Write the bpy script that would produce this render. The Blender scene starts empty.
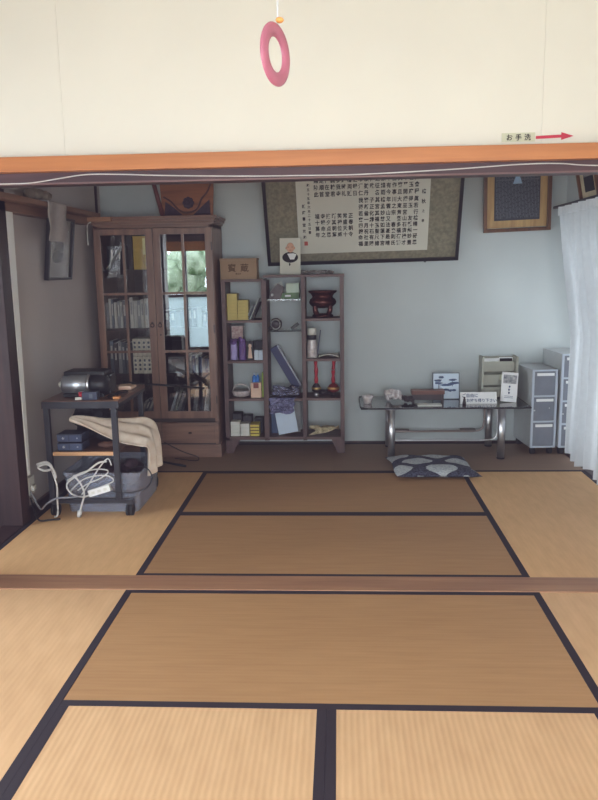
import bpy, bmesh, math, random
from mathutils import Vector, Matrix
random.seed(7)
PI = math.pi
COL = bpy.context.scene.collection

# ------------------------------------------------------------------ materials
def lin(c):
    return tuple(((v/255)/12.92 if v/255 <= .04045 else ((v/255+.055)/1.055)**2.4) for v in c)

def mat(name, rgb, rough=.6, metal=0.0, var=.12, scale=12, bump=0.0, stretch=(1, 1, 1), spec=.4, rgb2=None, bscale=None, transl=0.0):
    m = bpy.data.materials.new(name); m.use_nodes = True
    nt = m.node_tree; N = nt.nodes; L = nt.links
    b = N['Principled BSDF']
    tc = N.new('ShaderNodeTexCoord'); mp = N.new('ShaderNodeMapping')
    mp.inputs['Scale'].default_value = stretch
    L.new(tc.outputs['Object'], mp.inputs[0])
    no = N.new('ShaderNodeTexNoise'); no.inputs['Scale'].default_value = scale; no.inputs['Detail'].default_value = 5
    L.new(mp.outputs[0], no.inputs['Vector'])
    cr = N.new('ShaderNodeValToRGB')
    c = lin(rgb)
    c2 = lin(rgb2) if rgb2 else tuple(min(1, v*(1+var)) for v in c)
    c1 = c if rgb2 else tuple(v*(1-var) for v in c)
    cr.color_ramp.elements[0].position = .3; cr.color_ramp.elements[0].color = (*c1, 1)
    cr.color_ramp.elements[1].position = .7; cr.color_ramp.elements[1].color = (*c2, 1)
    L.new(no.outputs[0], cr.inputs[0]); L.new(cr.outputs[0], b.inputs['Base Color'])
    b.inputs['Roughness'].default_value = rough; b.inputs['Metallic'].default_value = metal
    b.inputs['Specular IOR Level'].default_value = spec
    if bump:
        bp = N.new('ShaderNodeBump'); bp.inputs['Strength'].default_value = bump; bp.inputs['Distance'].default_value = .01
        n2 = N.new('ShaderNodeTexNoise'); n2.inputs['Scale'].default_value = bscale or scale*3; n2.inputs['Detail'].default_value = 4
        L.new(mp.outputs[0], n2.inputs['Vector']); L.new(n2.outputs[0], bp.inputs['Height'])
        L.new(bp.outputs[0], b.inputs['Normal'])
    if transl:
        tr = N.new('ShaderNodeBsdfTranslucent'); mx = N.new('ShaderNodeMixShader'); mx.inputs[0].default_value = transl
        L.new(cr.outputs[0], tr.inputs[0])
        L.new(b.outputs[0], mx.inputs[1]); L.new(tr.outputs[0], mx.inputs[2]); L.new(mx.outputs[0], N['Material Output'].inputs[0])
    return m

def wood(name, rgb, dark, rough=.45, scale=3.0, axis=2, spec=.4):
    """long grain along the given axis"""
    st = [9, 9, 9]; st[axis] = .6
    return mat(name, dark, rough, var=0, scale=scale, stretch=tuple(st), rgb2=rgb, bump=.08, spec=spec)

def glass(name, tint=(1, 1, 1), refl=.08, top=.9, rough=.0, opac=0.0, dcol=(.5, .5, .5)):
    m = bpy.data.materials.new(name); m.use_nodes = True
    nt = m.node_tree; N = nt.nodes; L = nt.links
    N.remove(N['Principled BSDF'])
    t = N.new('ShaderNodeBsdfTransparent'); t.inputs[0].default_value = (*tint, 1)
    g = N.new('ShaderNodeBsdfGlossy'); g.inputs['Roughness'].default_value = rough
    lw = N.new('ShaderNodeLayerWeight'); lw.inputs[0].default_value = .25
    mr = N.new('ShaderNodeMapRange'); mr.inputs['To Min'].default_value = refl; mr.inputs['To Max'].default_value = top
    mr.inputs['From Min'].default_value = 0
    L.new(lw.outputs['Fresnel'], mr.inputs['Value'])
    # smudges: a very light procedural variation of the reflection
    no = N.new('ShaderNodeTexNoise'); no.inputs['Scale'].default_value = 4
    ma = N.new('ShaderNodeMath'); ma.operation = 'MULTIPLY_ADD'; ma.inputs[1].default_value = .02; ma.inputs[2].default_value = 0
    L.new(no.outputs[0], ma.inputs[0])
    ad = N.new('ShaderNodeMath'); ad.operation = 'ADD'; L.new(mr.outputs[0], ad.inputs[0]); L.new(ma.outputs[0], ad.inputs[1])
    mx = N.new('ShaderNodeMixShader'); L.new(ad.outputs[0], mx.inputs[0]); L.new(t.outputs[0], mx.inputs[1]); L.new(g.outputs[0], mx.inputs[2])
    out = mx
    if opac:
        d = N.new('ShaderNodeBsdfDiffuse'); d.inputs[0].default_value = (*dcol, 1)
        m2 = N.new('ShaderNodeMixShader'); m2.inputs[0].default_value = opac
        L.new(mx.outputs[0], m2.inputs[1]); L.new(d.outputs[0], m2.inputs[2]); out = m2
    L.new(out.outputs[0], N['Material Output'].inputs[0])
    return m

def tatami(name, rgb, rgb2, axis):
    """rush weave; warp lines run along `axis` (0 = X, 1 = Y) and repeat across it"""
    m = bpy.data.materials.new(name); m.use_nodes = True
    nt = m.node_tree; N = nt.nodes; L = nt.links; b = N['Principled BSDF']
    tc = N.new('ShaderNodeTexCoord')
    def wave(ax, scale, dist=0.6):
        w = N.new('ShaderNodeTexWave'); w.wave_type = 'BANDS'; w.bands_direction = 'X' if ax == 0 else 'Y'
        w.inputs['Scale'].default_value = scale; w.inputs['Distortion'].default_value = dist
        w.inputs['Detail'].default_value = 2; w.inputs['Detail Scale'].default_value = 3
        L.new(tc.outputs['Object'], w.inputs[0]); return w
    across = 1-axis
    w1 = wave(across, 15.7, .5)      # 2 cm ribs
    w2 = wave(axis, 75, 1.0)         # the rushes
    mp = N.new('ShaderNodeMapping'); s = [1, 1, 1]; s[across] = 14; s[axis] = 1.4
    if axis == 1: s = [9, 2.2, 1]
    mp.inputs['Scale'].default_value = s; L.new(tc.outputs['Object'], mp.inputs[0])
    n1 = N.new('ShaderNodeTexNoise'); n1.inputs['Scale'].default_value = 3; n1.inputs['Detail'].default_value = 6
    L.new(mp.outputs[0], n1.inputs['Vector'])
    n2 = N.new('ShaderNodeTexNoise'); n2.inputs['Scale'].default_value = 1.6; n2.inputs['Detail'].default_value = 3
    L.new(tc.outputs['Object'], n2.inputs['Vector'])
    def mad(a, k, c):
        q = N.new('ShaderNodeMath'); q.operation = 'MULTIPLY_ADD'; q.inputs[1].default_value = k
        L.new(a, q.inputs[0])
        if isinstance(c, float): q.inputs[2].default_value = c
        else: L.new(c, q.inputs[2])
        return q.outputs[0]
    v = mad(w1.outputs['Fac'], (.16 if 'ribbed' in name else .04) if axis == 1 else .06, (0.07 if 'ribbed' in name else .13) if axis == 1 else .12)
    v = mad(w2.outputs['Fac'], .12, v)
    v = mad(n1.outputs[0], .55, v)
    v = mad(n2.outputs[0], .35, v)
    cr = N.new('ShaderNodeValToRGB')
    cr.color_ramp.elements[0].position = .35; cr.color_ramp.elements[0].color = (*lin(rgb2), 1)
    cr.color_ramp.elements[1].position = .95; cr.color_ramp.elements[1].color = (*lin(rgb), 1)
    L.new(v, cr.inputs[0]); L.new(cr.outputs[0], b.inputs['Base Color'])
    b.inputs['Roughness'].default_value = .55; b.inputs['Specular IOR Level'].default_value = .35
    bp = N.new('ShaderNodeBump'); bp.inputs['Strength'].default_value = .22 if 'ribbed' in name else .08; bp.inputs['Distance'].default_value = .002
    L.new(mad(w2.outputs['Fac'], .3, w1.outputs['Fac']), bp.inputs['Height']); L.new(bp.outputs[0], b.inputs['Normal'])
    return m

M = {}
M['tat_side'] = tatami('tatami_light_rush', (216, 176, 134), (188, 148, 108), 1)
M['tat_side_back'] = tatami('tatami_pale_rush', (226, 182, 132), (198, 154, 108), 1)
M['tat_front'] = tatami('tatami_pale_ribbed_rush', (216, 177, 135), (188, 149, 109), 1)
M['tat_cross'] = tatami('tatami_cross_darkened_rush', (178, 138, 96), (154, 114, 76), 0)  # same rush; the crosswise weave's duller light is put into the colour
M['tat_cross_back'] = tatami('tatami_cross_back_darkened_rush', (172, 132, 92), (148, 110, 74), 0)  # far-room crosswise mats, view-dependent darkening put into the colour too
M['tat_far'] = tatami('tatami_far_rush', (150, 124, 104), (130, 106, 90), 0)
M['band'] = mat('mat_border_cloth', (34, 25, 34), .8, var=.15, scale=300)
M['plaster'] = mat('cream_wall_board', (226, 222, 211), .9, var=.02, scale=3, bump=.03, bscale=400)
M['backwall'] = mat('grey_sand_plaster', (192, 199, 200), .92, var=.035, scale=2.2, bump=.12, bscale=260)
M['leftwall'] = mat('grey_plaster_side', (184, 176, 174), .92, var=.04, scale=2.2, bump=.12, bscale=260)
M['orange_wood'] = wood('orange_lintel_wood', (196, 128, 78), (172, 108, 64), .45, 3, 0)
M['lintel'] = wood('dark_lintel_wood', (84, 58, 60), (58, 42, 48), .5, 3, 0)
M['lintel_edge'] = wood('floor_lit_lintel_edge_wood', (124, 96, 94), (98, 76, 78), .5, 3, 0)  # lighter than the lintel: light bounced off the floor, put into the colour
M['sill'] = wood('threshold_wood', (164, 122, 92), (138, 98, 74), .45, 3, 0)
M['post'] = wood('dark_post_wood', (58, 38, 38), (40, 27, 30), .45, 3, 2)
M['panel'] = wood('dark_door_wood', (70, 48, 48), (52, 35, 38), .4, 2.2, 2)
M['corridor'] = wood('corridor_boards', (112, 70, 44), (78, 46, 30), .35, 2.5, 1)
M['railwood'] = wood('wall_rail_wood', (140, 106, 88), (112, 82, 70), .5, 3, 1)
M['lit_end_wood'] = wood('lit_rail_end_wood', (176, 132, 100), (150, 110, 84), .5, 3, 0)  # lighter than the rail: light falling on its end, put into the colour
M['case'] = wood('bookcase_walnut', (136, 104, 88), (102, 76, 66), .38, 3, 2, .5)
M['case_h'] = wood('bookcase_walnut_cross', (140, 108, 92), (106, 80, 70), .38, 3, 0, .5)
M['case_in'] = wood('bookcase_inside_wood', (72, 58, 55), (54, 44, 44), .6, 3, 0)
M['shelfw'] = wood('shelf_unit_wood', (104, 80, 78), (78, 60, 62), .5, 3, 2)
M['shelfh'] = wood('shelf_unit_board_wood', (112, 88, 84), (86, 66, 66), .5, 3, 0)
M['carved'] = wood('carved_panel_wood', (158, 98, 62), (118, 70, 46), .5, 3, 0)
M['carved_dark'] = mat('carving_dark_stain', (66, 48, 62), .6, var=.3, scale=40, bump=.5)
M['carton'] = mat('wooden_gift_box', (150, 124, 98), .6, var=.08, scale=10)
M['ink'] = mat('black_ink', (34, 32, 34), .8, var=.1)
M['ink_brown'] = mat('brown_ink', (96, 74, 52), .8, var=.1)
M['red_ink'] = mat('red_seal_ink', (186, 92, 80), .8, var=.1)
M['paper'] = mat('calligraphy_paper', (206, 204, 192), .85, var=.02, scale=4)
M['silk'] = mat('mount_brocade', (116, 112, 96), .8, var=.2, scale=40, rgb2=(146, 138, 118), bump=.1)
M['blackframe'] = mat('black_lacquer', (34, 32, 38), .35, var=.1)
M['goldframe'] = wood('gold_frame_wood', (198, 164, 112), (168, 132, 84), .4, 4, 2)
M['brownframe'] = wood('brown_frame_wood', (110, 72, 46), (80, 50, 34), .35, 4, 2)
M['darkprint'] = mat('dark_printed_sheet', (52, 54, 64), .5, var=.3, scale=90)
M['printlines'] = mat('pale_print_lines', (112, 116, 124), .6, var=.2, scale=90)
M['white'] = mat('white_card', (232, 232, 232), .6, var=.03)
M['whitecool'] = mat('pale_blue_card', (206, 220, 236), .6, var=.05, scale=20)
M['offwhite'] = mat('off_white_plastic', (214, 214, 208), .45, var=.04)
M['black'] = mat('black_plastic', (26, 26, 32), .45, var=.2)
M['blackmetal'] = mat('black_painted_steel', (36, 37, 46), .4, var=.1, spec=.5)
M['rubber'] = mat('black_rubber', (30, 29, 32), .7, var=.1)
M['carttop'] = wood('cart_top_wood', (120, 84, 66), (88, 60, 50), .35, 3, 1)
M['cartedge'] = wood('cart_light_edge', (206, 162, 120), (180, 138, 100), .5, 3, 0)
M['silver'] = mat('silver_plastic', (176, 182, 192), .3, .75, var=.05)
M['chrome'] = mat('chrome_tube', (196, 196, 200), .32, .9, var=.03)
M['device'] = mat('slate_blue_device', (48, 54, 74), .4, var=.12)
M['cloth'] = mat('beige_cloth', (218, 196, 174), .9, var=.1, scale=14, bump=.25, bscale=400, rgb2=(242, 228, 214))
M['bin'] = glass('clouded_plastic', (.9, .93, 1), .10, .5, .25, .24, (.58, .64, .80))
M['cable'] = mat('white_cable', (206, 204, 202), .5, var=.05)
M['greycable'] = mat('grey_cable', (130, 132, 142), .5, var=.08)
M['blackcable'] = mat('black_cable', (30, 28, 32), .5, var=.08)
M['caseglass'] = glass('cabinet_glass', (.9, .92, .94), .19)
M['leftglass'] = glass('left_cabinet_glass', (.95, .96, .97), .05)
M['clear'] = glass('window_glass', (1, 1, 1), .03)
M['dullglass'] = glass('picture_glass', (.95, .95, .95), .02, .10, .15)
M['shelfglass'] = glass('thin_shelf_glass', (.88, .93, .95), .03)
M['smoke'] = glass('smoked_table_glass', (.62, .60, .62), .58)
M['curtain'] = mat('white_lace_curtain', (206, 209, 212), .9, var=.03, scale=30, bump=.15, bscale=500, transl=.42)
M['filing'] = mat('grey_filing_plastic', (182, 185, 186), .45, var=.04)
M['filingdark'] = mat('smoky_drawer_front', (120, 124, 134), .35, var=.10, scale=8)
M['frost'] = mat('frosted_door_pane', (236, 246, 250), .5, var=.02, transl=.8)
M['leaves'] = mat('sky_spotted_leaves', (70, 110, 56), .7, var=.3, scale=5, rgb2=(226, 240, 214), bump=.3)  # near-white patches are painted in for bright sky between the leaves
M['gravel'] = mat('garden_gravel', (180, 176, 166), .9, var=.2, scale=60)
M['navy'] = mat('navy_board', (42, 50, 92), .5, var=.12)
M['lavender'] = mat('lavender_bag_plastic', (160, 148, 198), .4, var=.15, scale=30)
M['purple'] = mat('purple_bag_plastic', (104, 76, 136), .4, var=.25, scale=30)
M['yellow'] = mat('yellow_box_card', (190, 172, 104), .6, var=.08)
M['yellow2'] = mat('bright_yellow_card', (214, 196, 98), .6, var=.08)
M['green'] = mat('green_box_card', (88, 118, 80), .5, var=.15)
M['bronze'] = mat('red_bronze', (82, 42, 38), .25, .6, var=.25, scale=20)
M['redlac'] = mat('red_lacquer', (168, 34, 48), .3, var=.1)
M['darkred'] = mat('dark_red_plastic', (120, 44, 44), .35, var=.1)
M['copper'] = mat('pale_copper_card', (222, 190, 168), .35, var=.1)
M['gold'] = mat('gold_trim', (200, 170, 110), .35, .6, var=.1)
M['wrap'] = glass('crumpled_clear_film', (.66, .68, .82), .14, .6, .22, .45, (.20, .20, .32))
M['darkstone'] = mat('dark_mottled_stone', (56, 48, 54), .4, var=.5, scale=40)
M['straw'] = mat('straw_bundle', (192, 178, 148), .9, var=.25, scale=50, bump=.5)
M['skin'] = mat('printed_skin_tone', (206, 160, 136), .7, var=.05)
M['bluebot'] = mat('blue_clear_bottle', (70, 130, 210), .25, var=.1)
M['limegreen'] = mat('lime_green_card', (170, 196, 80), .5, var=.1)
M['ring'] = mat('rose_red_wood_ring', (182, 104, 124), .4, var=.10, scale=20)
M['bead'] = mat('amber_bead', (226, 160, 84), .4, var=.1)
M['arrow'] = mat('red_arrow_sticker', (196, 52, 74), .6, var=.04)
M['label'] = mat('pale_sticker', (204, 204, 180), .7, var=.02)
M['khaki'] = mat('khaki_plastic_rack', (170, 170, 158), .5, var=.06)
M['khakid'] = mat('khaki_rack_pocket', (150, 150, 138), .5, var=.06)
M['greymark'] = mat('grey_print', (104, 112, 132), .7, var=.2, scale=60)
M['bluemark'] = mat('blue_grey_print', (84, 98, 130), .7, var=.35, scale=60)
M['crystal'] = mat('cut_glass_pale', (168, 158, 160), .15, var=.35, scale=40, spec=.8, rgb2=(216, 208, 208))
M['figbrown'] = mat('dark_brown_figure', (52, 40, 44), .4, var=.2)
M['redbrown'] = wood('red_brown_stand_wood', (124, 78, 64), (88, 52, 44), .4, 4, 0)
M['poleredwood'] = wood('red_brown_pole_wood', (110, 62, 58), (82, 44, 44), .4, 4, 2)
M['lightfix'] = mat('ceiling_light_shade', (238, 236, 226), .5, var=.02)
BOOKS = [mat('book_spine_%s' % n, c, .6, var=.15, scale=18) for n, c in
         dict(pale=(204, 200, 192), grey=(150, 150, 150), cream=(224, 216, 196), slate=(84, 92, 104), dark=(48, 46, 54), white=(208, 212, 214), blue=(74, 92, 132), olive=(128, 134, 116)).items()]
BK = dict(zip(('pale', 'grey', 'cream', 'slate', 'dark', 'white', 'blue', 'olive'), BOOKS))

# ------------------------------------------------------------------ mesh helpers
def spline(pts, n=8, closed=False):
    P = [Vector(p) for p in pts]; out = []
    k = len(P)
    rng = range(k) if closed else range(k-1)
    for i in rng:
        if closed: p0, p1, p2, p3 = P[(i-1) % k], P[i], P[(i+1) % k], P[(i+2) % k]
        else: p0, p1, p2, p3 = P[max(i-1, 0)], P[i], P[i+1], P[min(i+2, k-1)]
        for j in range(n):
            t = j/n
            out.append(.5*((2*p1)+(-p0+p2)*t+(2*p0-5*p1+4*p2-p3)*t*t+(-p0+3*p1-3*p2+p3)*t**3))
    if not closed: out.append(P[-1])
    return out

class MB:
    def __init__(s): s.v = []; s.f = []; s.m = []; s.sm = []
    def add(s, vs, fs, m=0, smooth=False, X=None):
        b = len(s.v)
        for v in vs:
            v = Vector(v)
            s.v.append(X @ v if X else v)
        for f in fs: s.f.append([b+i for i in f]); s.m.append(m); s.sm.append(smooth)
        return s
    def box(s, x0, x1, y0, y1, z0, z1, m=0, X=None, ch=0.0):
        if x0 > x1: x0, x1 = x1, x0
        if y0 > y1: y0, y1 = y1, y0
        if z0 > z1: z0, z1 = z1, z0
        if ch <= 0:
            vs = [(x, y, z) for z in (z0, z1) for y in (y0, y1) for x in (x0, x1)]
            fs = [(0, 2, 3, 1), (4, 5, 7, 6), (0, 1, 5, 4), (2, 6, 7, 3), (0, 4, 6, 2), (1, 3, 7, 5)]
            return s.add(vs, fs, m, False, X)
        bm = bmesh.new(); bmesh.ops.create_cube(bm, size=1)
        for v in bm.verts: v.co = Vector(((x0+x1)/2+v.co.x*(x1-x0), (y0+y1)/2+v.co.y*(y1-y0), (z0+z1)/2+v.co.z*(z1-z0)))
        bmesh.ops.bevel(bm, geom=list(bm.edges), offset=ch, segments=2, affect='EDGES', profile=.7)
        bm.verts.index_update()
        s.add([v.co.copy() for v in bm.verts], [[v.index for v in f.verts] for f in bm.faces], m, False, X); bm.free(); return s
    def cyl(s, p0, p1, r0, r1=None, n=20, m=0, caps=True):
        p0 = Vector(p0); p1 = Vector(p1); r1 = r0 if r1 is None else r1
        q = (p1-p0).to_track_quat('Z', 'Y')
        vs = []
        for p, r in ((p0, r0), (p1, r1)):
            for i in range(n):
                a = 2*PI*i/n; vs.append(p+q @ Vector((math.cos(a)*r, math.sin(a)*r, 0)))
        s.add(vs, [(i, (i+1) % n, n+(i+1) % n, n+i) for i in range(n)], m, True)
        if caps: s.add(vs, [list(range(n))[::-1], list(range(n, 2*n))], m)
        return s
    def lathe(s, prof, c=(0, 0, 0), n=28, m=0, X=None, sx=1, sy=1):
        vs = []; k = len(prof)
        for r, z in prof:
            for i in range(n):
                a = 2*PI*i/n; vs.append(Vector((c[0]+math.cos(a)*r*sx, c[1]+math.sin(a)*r*sy, c[2]+z)))
        fs = [(j*n+i, j*n+(i+1) % n, (j+1)*n+(i+1) % n, (j+1)*n+i) for j in range(k-1) for i in range(n)]
        s.add(vs, fs, m, True, X)
        s.add(vs, [list(range(n))[::-1], list(range((k-1)*n, k*n))], m, False, X)
        return s
    def tube(s, pts, r, n=8, k=8, m=0, closed=False):
        P = spline(pts, k, closed); L = len(P); vs = []; up = Vector((0, 0, 1))
        for i, p in enumerate(P):
            t = (P[(i+1) % L]-P[i-1]) if closed else (P[min(i+1, L-1)]-P[max(i-1, 0)])
            t.normalize()
            a = t.cross(up)
            if a.length < .05: a = t.cross(Vector((1, 0, 0)))
            a.normalize(); b = t.cross(a)
            rr = r(i/(L-1)) if callable(r) else r
            for j in range(n):
                g = 2*PI*j/n; vs.append(p+a*math.cos(g)*rr+b*math.sin(g)*rr)
        rng = range(L) if closed else range(L-1)
        s.add(vs, [(i*n+j, i*n+(j+1) % n, ((i+1) % L)*n+(j+1) % n, ((i+1) % L)*n+j) for i in rng for j in range(n)], m, True)
        if not closed: s.add(vs, [list(range(n))[::-1], list(range((L-1)*n, L*n))], m)
        return s
    def grid(s, fn, nu, nv, m=0, th=0.0):
        vs = [Vector(fn(i/nu, j/nv)) for j in range(nv+1) for i in range(nu+1)]
        w = nu+1
        fs = [(j*w+i, j*w+i+1, (j+1)*w+i+1, (j+1)*w+i) for j in range(nv) for i in range(nu)]
        s.add(vs, fs, m, True); return s
    def poly(s, pts, axis, d0, d1, m=0, X=None):
        """extrude the 2-D outline pts between d0 and d1 along axis"""
        def mk(a, b, d): return {'x': (d, a, b), 'y': (a, d, b), 'z': (a, b, d)}[axis]
        n = len(pts); vs = [mk(a, b, d0) for a, b in pts]+[mk(a, b, d1) for a, b in pts]
        fs = [list(range(n))[::-1], list(range(n, 2*n))]+[(i, (i+1) % n, n+(i+1) % n, n+i) for i in range(n)]
        return s.add(vs, fs, m, False, X)
    def ball(s, c, rx, ry=None, rz=None, m=0, n=20, rough=0.0, X=None):
        ry = ry or rx; rz = rz or rx; k = n//2; vs = []
        for j in range(k+1):
            th = PI*j/k
            for i in range(n):
                a = 2*PI*i/n; q = 1+(random.uniform(-rough, rough) if rough and 0 < j < k else 0)
                vs.append((c[0]+rx*q*math.sin(th)*math.cos(a), c[1]+ry*q*math.sin(th)*math.sin(a), c[2]+rz*q*math.cos(th)))
        s.add(vs, [(j*n+i, (j+1)*n+i, (j+1)*n+(i+1) % n, j*n+(i+1) % n) for j in range(k) for i in range(n)], m, True, X); return s
    def text(s, body, size, X, m=0, space=1.0, line=1.0, align='CENTER', depth=0.0):
        """X maps text plane (x right, y up) into the scene"""
        cu = bpy.data.curves.new('lettering', 'FONT'); cu.body = body; cu.size = size; cu.align_x = align
        cu.space_character = space; cu.space_line = line; cu.resolution_u = 2; cu.extrude = depth; cu.offset = size*.022
        o = bpy.data.objects.new('lettering', cu); COL.objects.link(o)
        bpy.context.view_layer.update()
        dg = bpy.context.evaluated_depsgraph_get(); me = bpy.data.meshes.new_from_object(o.evaluated_get(dg))
        s.add([v.co.copy() for v in me.vertices], [list(p.vertices) for p in me.polygons], m, False, X)
        bpy.data.objects.remove(o); bpy.data.curves.remove(cu); bpy.data.meshes.remove(me); return s
    def build(s, name, mats, parent=None, bevel=0.0, solid=0.0, subsurf=0, disp=None):
        if not isinstance(mats, (list, tuple)): mats = [mats]
        mats = [M[x] if isinstance(x, str) else x for x in mats]
        if parent is None:
            xs = [v.x for v in s.v]; ys = [v.y for v in s.v]; zs = [v.z for v in s.v]
            org = Vector(((min(xs)+max(xs))/2, (min(ys)+max(ys))/2, min(zs)))
        else:
            org = Vector((0, 0, 0)); q = parent
            while q: org += q.location; q = q.parent
        me = bpy.data.meshes.new(name); me.from_pydata([v-org for v in s.v], [], s.f)
        for x in mats: me.materials.append(x)
        for p, mi, sm in zip(me.polygons, s.m, s.sm): p.material_index = mi; p.use_smooth = sm
        bm = bmesh.new(); bm.from_mesh(me); bmesh.ops.remove_doubles(bm, verts=bm.verts, dist=1e-6)
        bmesh.ops.recalc_face_normals(bm, faces=bm.faces); bm.to_mesh(me); bm.free()
        me.update()
        o = bpy.data.objects.new(name, me); COL.objects.link(o)
        if parent is None: o.location = org
        else: o.parent = parent
        if solid:
            md = o.modifiers.new('solid', 'SOLIDIFY'); md.thickness = solid; md.offset = 0
        if bevel:
            md = o.modifiers.new('bevel', 'BEVEL'); md.width = bevel; md.segments = 2; md.limit_method = 'ANGLE'; md.harden_normals = False
        if subsurf:
            md = o.modifiers.new('sub', 'SUBSURF'); md.levels = subsurf; md.render_levels = subsurf
        return o

def tag(o, label, cat, group=None):
    o['label'] = label; o['category'] = cat
    if group: o['group'] = group
    return o
def thing(name, loc, label, cat, group=None):
    o = bpy.data.objects.new(name, None); COL.objects.link(o); o.location = loc; o.empty_display_size = .05
    return tag(o, label, cat, group)
def struct(name, mb, mats, parent=None, bevel=0.0):
    o = mb.build(name, mats, parent, bevel=bevel)
    if parent is None: o['kind'] = 'structure'
    return o
def single(name, mb, mats, label, cat, group=None, **k):
    return tag(mb.build(name, mats, None, **k), label, cat, group)
def boxT(p0, ex, ey, ez):
    """matrix with the given origin and axes"""
    m = Matrix.Identity(4)
    for i, e in enumerate((ex, ey, ez)):
        for j in range(3): m[j][i] = e[j]
    for j in range(3): m[j][3] = p0[j]
    return m
def rot(c, ax, deg): return Matrix.Translation(c) @ Matrix.Rotation(math.radians(deg), 4, ax) @ Matrix.Translation(-Vector(c))
def wallX(x, y, z, flip=False):   # text plane facing -Y
    return boxT((x, y, z), (1, 0, 0), (0, 0, 1), (0, -1, 0))

# ------------------------------------------------------------------ room shell
XL, XR, YB, TH = -1.745, 1.745, 2.866, .155
CEIL = 2.55
FZ = -.055
# floor of both rooms (below the mats), corridor boards
struct('floor', MB().box(-1.86, 2.05, -4.2, YB+.05, -.14, FZ), 'corridor')
b = MB()
for i in range(9):
    x0 = -2.85+i*.11; b.box(x0, x0+.107, -4.2, .95, -.14, -.03)
struct('floor_corridor', b, 'corridor')
struct('trim_1', MB().box(-1.86, XL, -4.2, .0, FZ, .004), 'sill')                     # edge boards beside the mats
struct('trim_2', MB().box(-1.86, XL, 0, YB, FZ, .004), 'post')
struct('trim_3', MB().box(XR, 1.80, -4.2, YB, FZ, .004), 'post')
struct('trim_4', MB().box(XL, XR, YB-.02, YB, FZ, .014).box(XR, 2.05, YB-.02, YB, FZ, .014), 'post')
struct('trim_5', MB().box(XL, XR, 0, TH, FZ, .004, ch=.004), 'sill')                  # threshold between the rooms
struct('trim_14', MB().box(-1.82, -1.806, 2.74, 2.765, .03, CEIL), 'post')
struct('baseboard_left', MB().box(-1.825, -1.80, .96, YB, .0, .03), 'post')
# walls
struct('wall_back', MB().box(-1.95, 2.12, YB, YB+.12, FZ, CEIL), 'backwall')
struct('wall_left', MB().box(-1.95, -1.82, .93, YB, FZ, CEIL).box(-1.95, -1.82, 0, .93, 1.86, CEIL), 'leftwall')
struct('wall_right', MB().box(1.79, 2.12, .2, YB, 1.78, CEIL).box(1.79, 2.12, 0, .2, FZ, CEIL).box(2.06, 2.12, .2, YB, FZ, 1.78), 'backwall')
# cut the recess glazing out: the window wall itself is built as window_1 further out
bpy.data.objects.remove(bpy.data.objects['wall_right'])
struct('wall_right', MB().box(1.79, 2.06, .2, YB, 1.78, CEIL).box(1.79, 2.06, -.0, .2, FZ, CEIL), 'backwall')
struct('wall_front_right', MB().box(1.80, 1.95, -4.2, 0, FZ, CEIL), 'plaster')
# beam side posts
struct('trim_6', MB().box(-1.86, XL, .0, TH, FZ, 1.9), 'post')
struct('trim_7', MB().box(XR, 1.80, .0, TH, FZ, 1.9), 'post')
struct('trim_8', MB().box(-1.86, XL, .84, .95, FZ, 1.86, ch=.004), 'post')             # post at the corridor opening
struct('wall_corridor', MB().box(-2.97, -1.86, .95, 1.05, FZ, CEIL), 'panel')
# dark wooden sliding door closing the corridor end
d = struct('door_1', MB().box(-2.82, -1.86, .925, .949, -.03, 1.80), 'panel')
struct('door_frame', MB().box(-1.95, -1.862, .912, .9245, -.03, 1.80).box(-2.82, -2.76, .912, .9245, -.03, 1.80).box(-2.76, -1.95, .912, .9245, -.03, .06).box(-2.76, -1.95, .912, .9245, .86, .94), 'post', d)
# wall above the opening between the rooms
b = MB()
for x0, x1 in ((-2.97, -1.0695), (-1.0685, .8575), (.8585, 1.95)): b.box(x0, x1, .02, .0225, 1.86, CEIL)
b.box(-2.97, 1.95, .0225, .13, 1.86, CEIL)
struct('wall_middle', b, 'plaster')
struct('trim_9', MB().box(-2.97, 1.95, -.035, .012, 1.820, 1.880, ch=.004), 'orange_wood')
struct('trim_10', MB().box(-2.97, 1.95, .012, TH, 1.778, 1.86), 'lintel')
struct('trim_11', MB().box(-2.97, 1.95, .007, .030, 1.773, 1.780, ch=.002), 'lintel_edge')  # thin lighter strip painted as the floor-lit lower edge of the lintel
struct('ceiling', MB().box(-2.97, 2.12, -4.35, YB+.12, CEIL, CEIL+.08), 'plaster')
# rear wall behind the viewer with a wide window, and the corridor's glazed side
struct('wall_rear', MB().box(-1.86, -1.45, -4.35, -4.2, FZ, CEIL).box(1.5, 1.95, -4.35, -4.2, FZ, CEIL)
       .box(-1.45, 1.5, -4.35, -4.2, FZ, .35).box(-1.45, 1.5, -4.35, -4.2, 2.0, CEIL), 'plaster')
struct('wall_corridor_side', MB().box(-2.97, -2.85, -4.35, .95, 1.95, CEIL).box(-2.97, -2.85, -4.35, .95, FZ, .02).box(-2.97, -2.85, .6, .95, .02, 1.95), 'panel')
def glazing_y(name, y, xs, z0, z1, mw):       # glazing in a plane of constant y
    b = MB(); b.box(xs[0], xs[-1], y-.03, y+.03, z0, z0+.05).box(xs[0], xs[-1], y-.03, y+.03, z1-.05, z1)
    for x in xs: b.box(x-.022, x+.022, y-.03, y+.03, z0+.05, z1-.05)
    o = struct(name, b, mw)
    struct('window_pane', MB().box(xs[0]+.02, xs[-1]-.02, y-.003, y+.003, z0+.05, z1-.05), 'clear', o); return o
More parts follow.
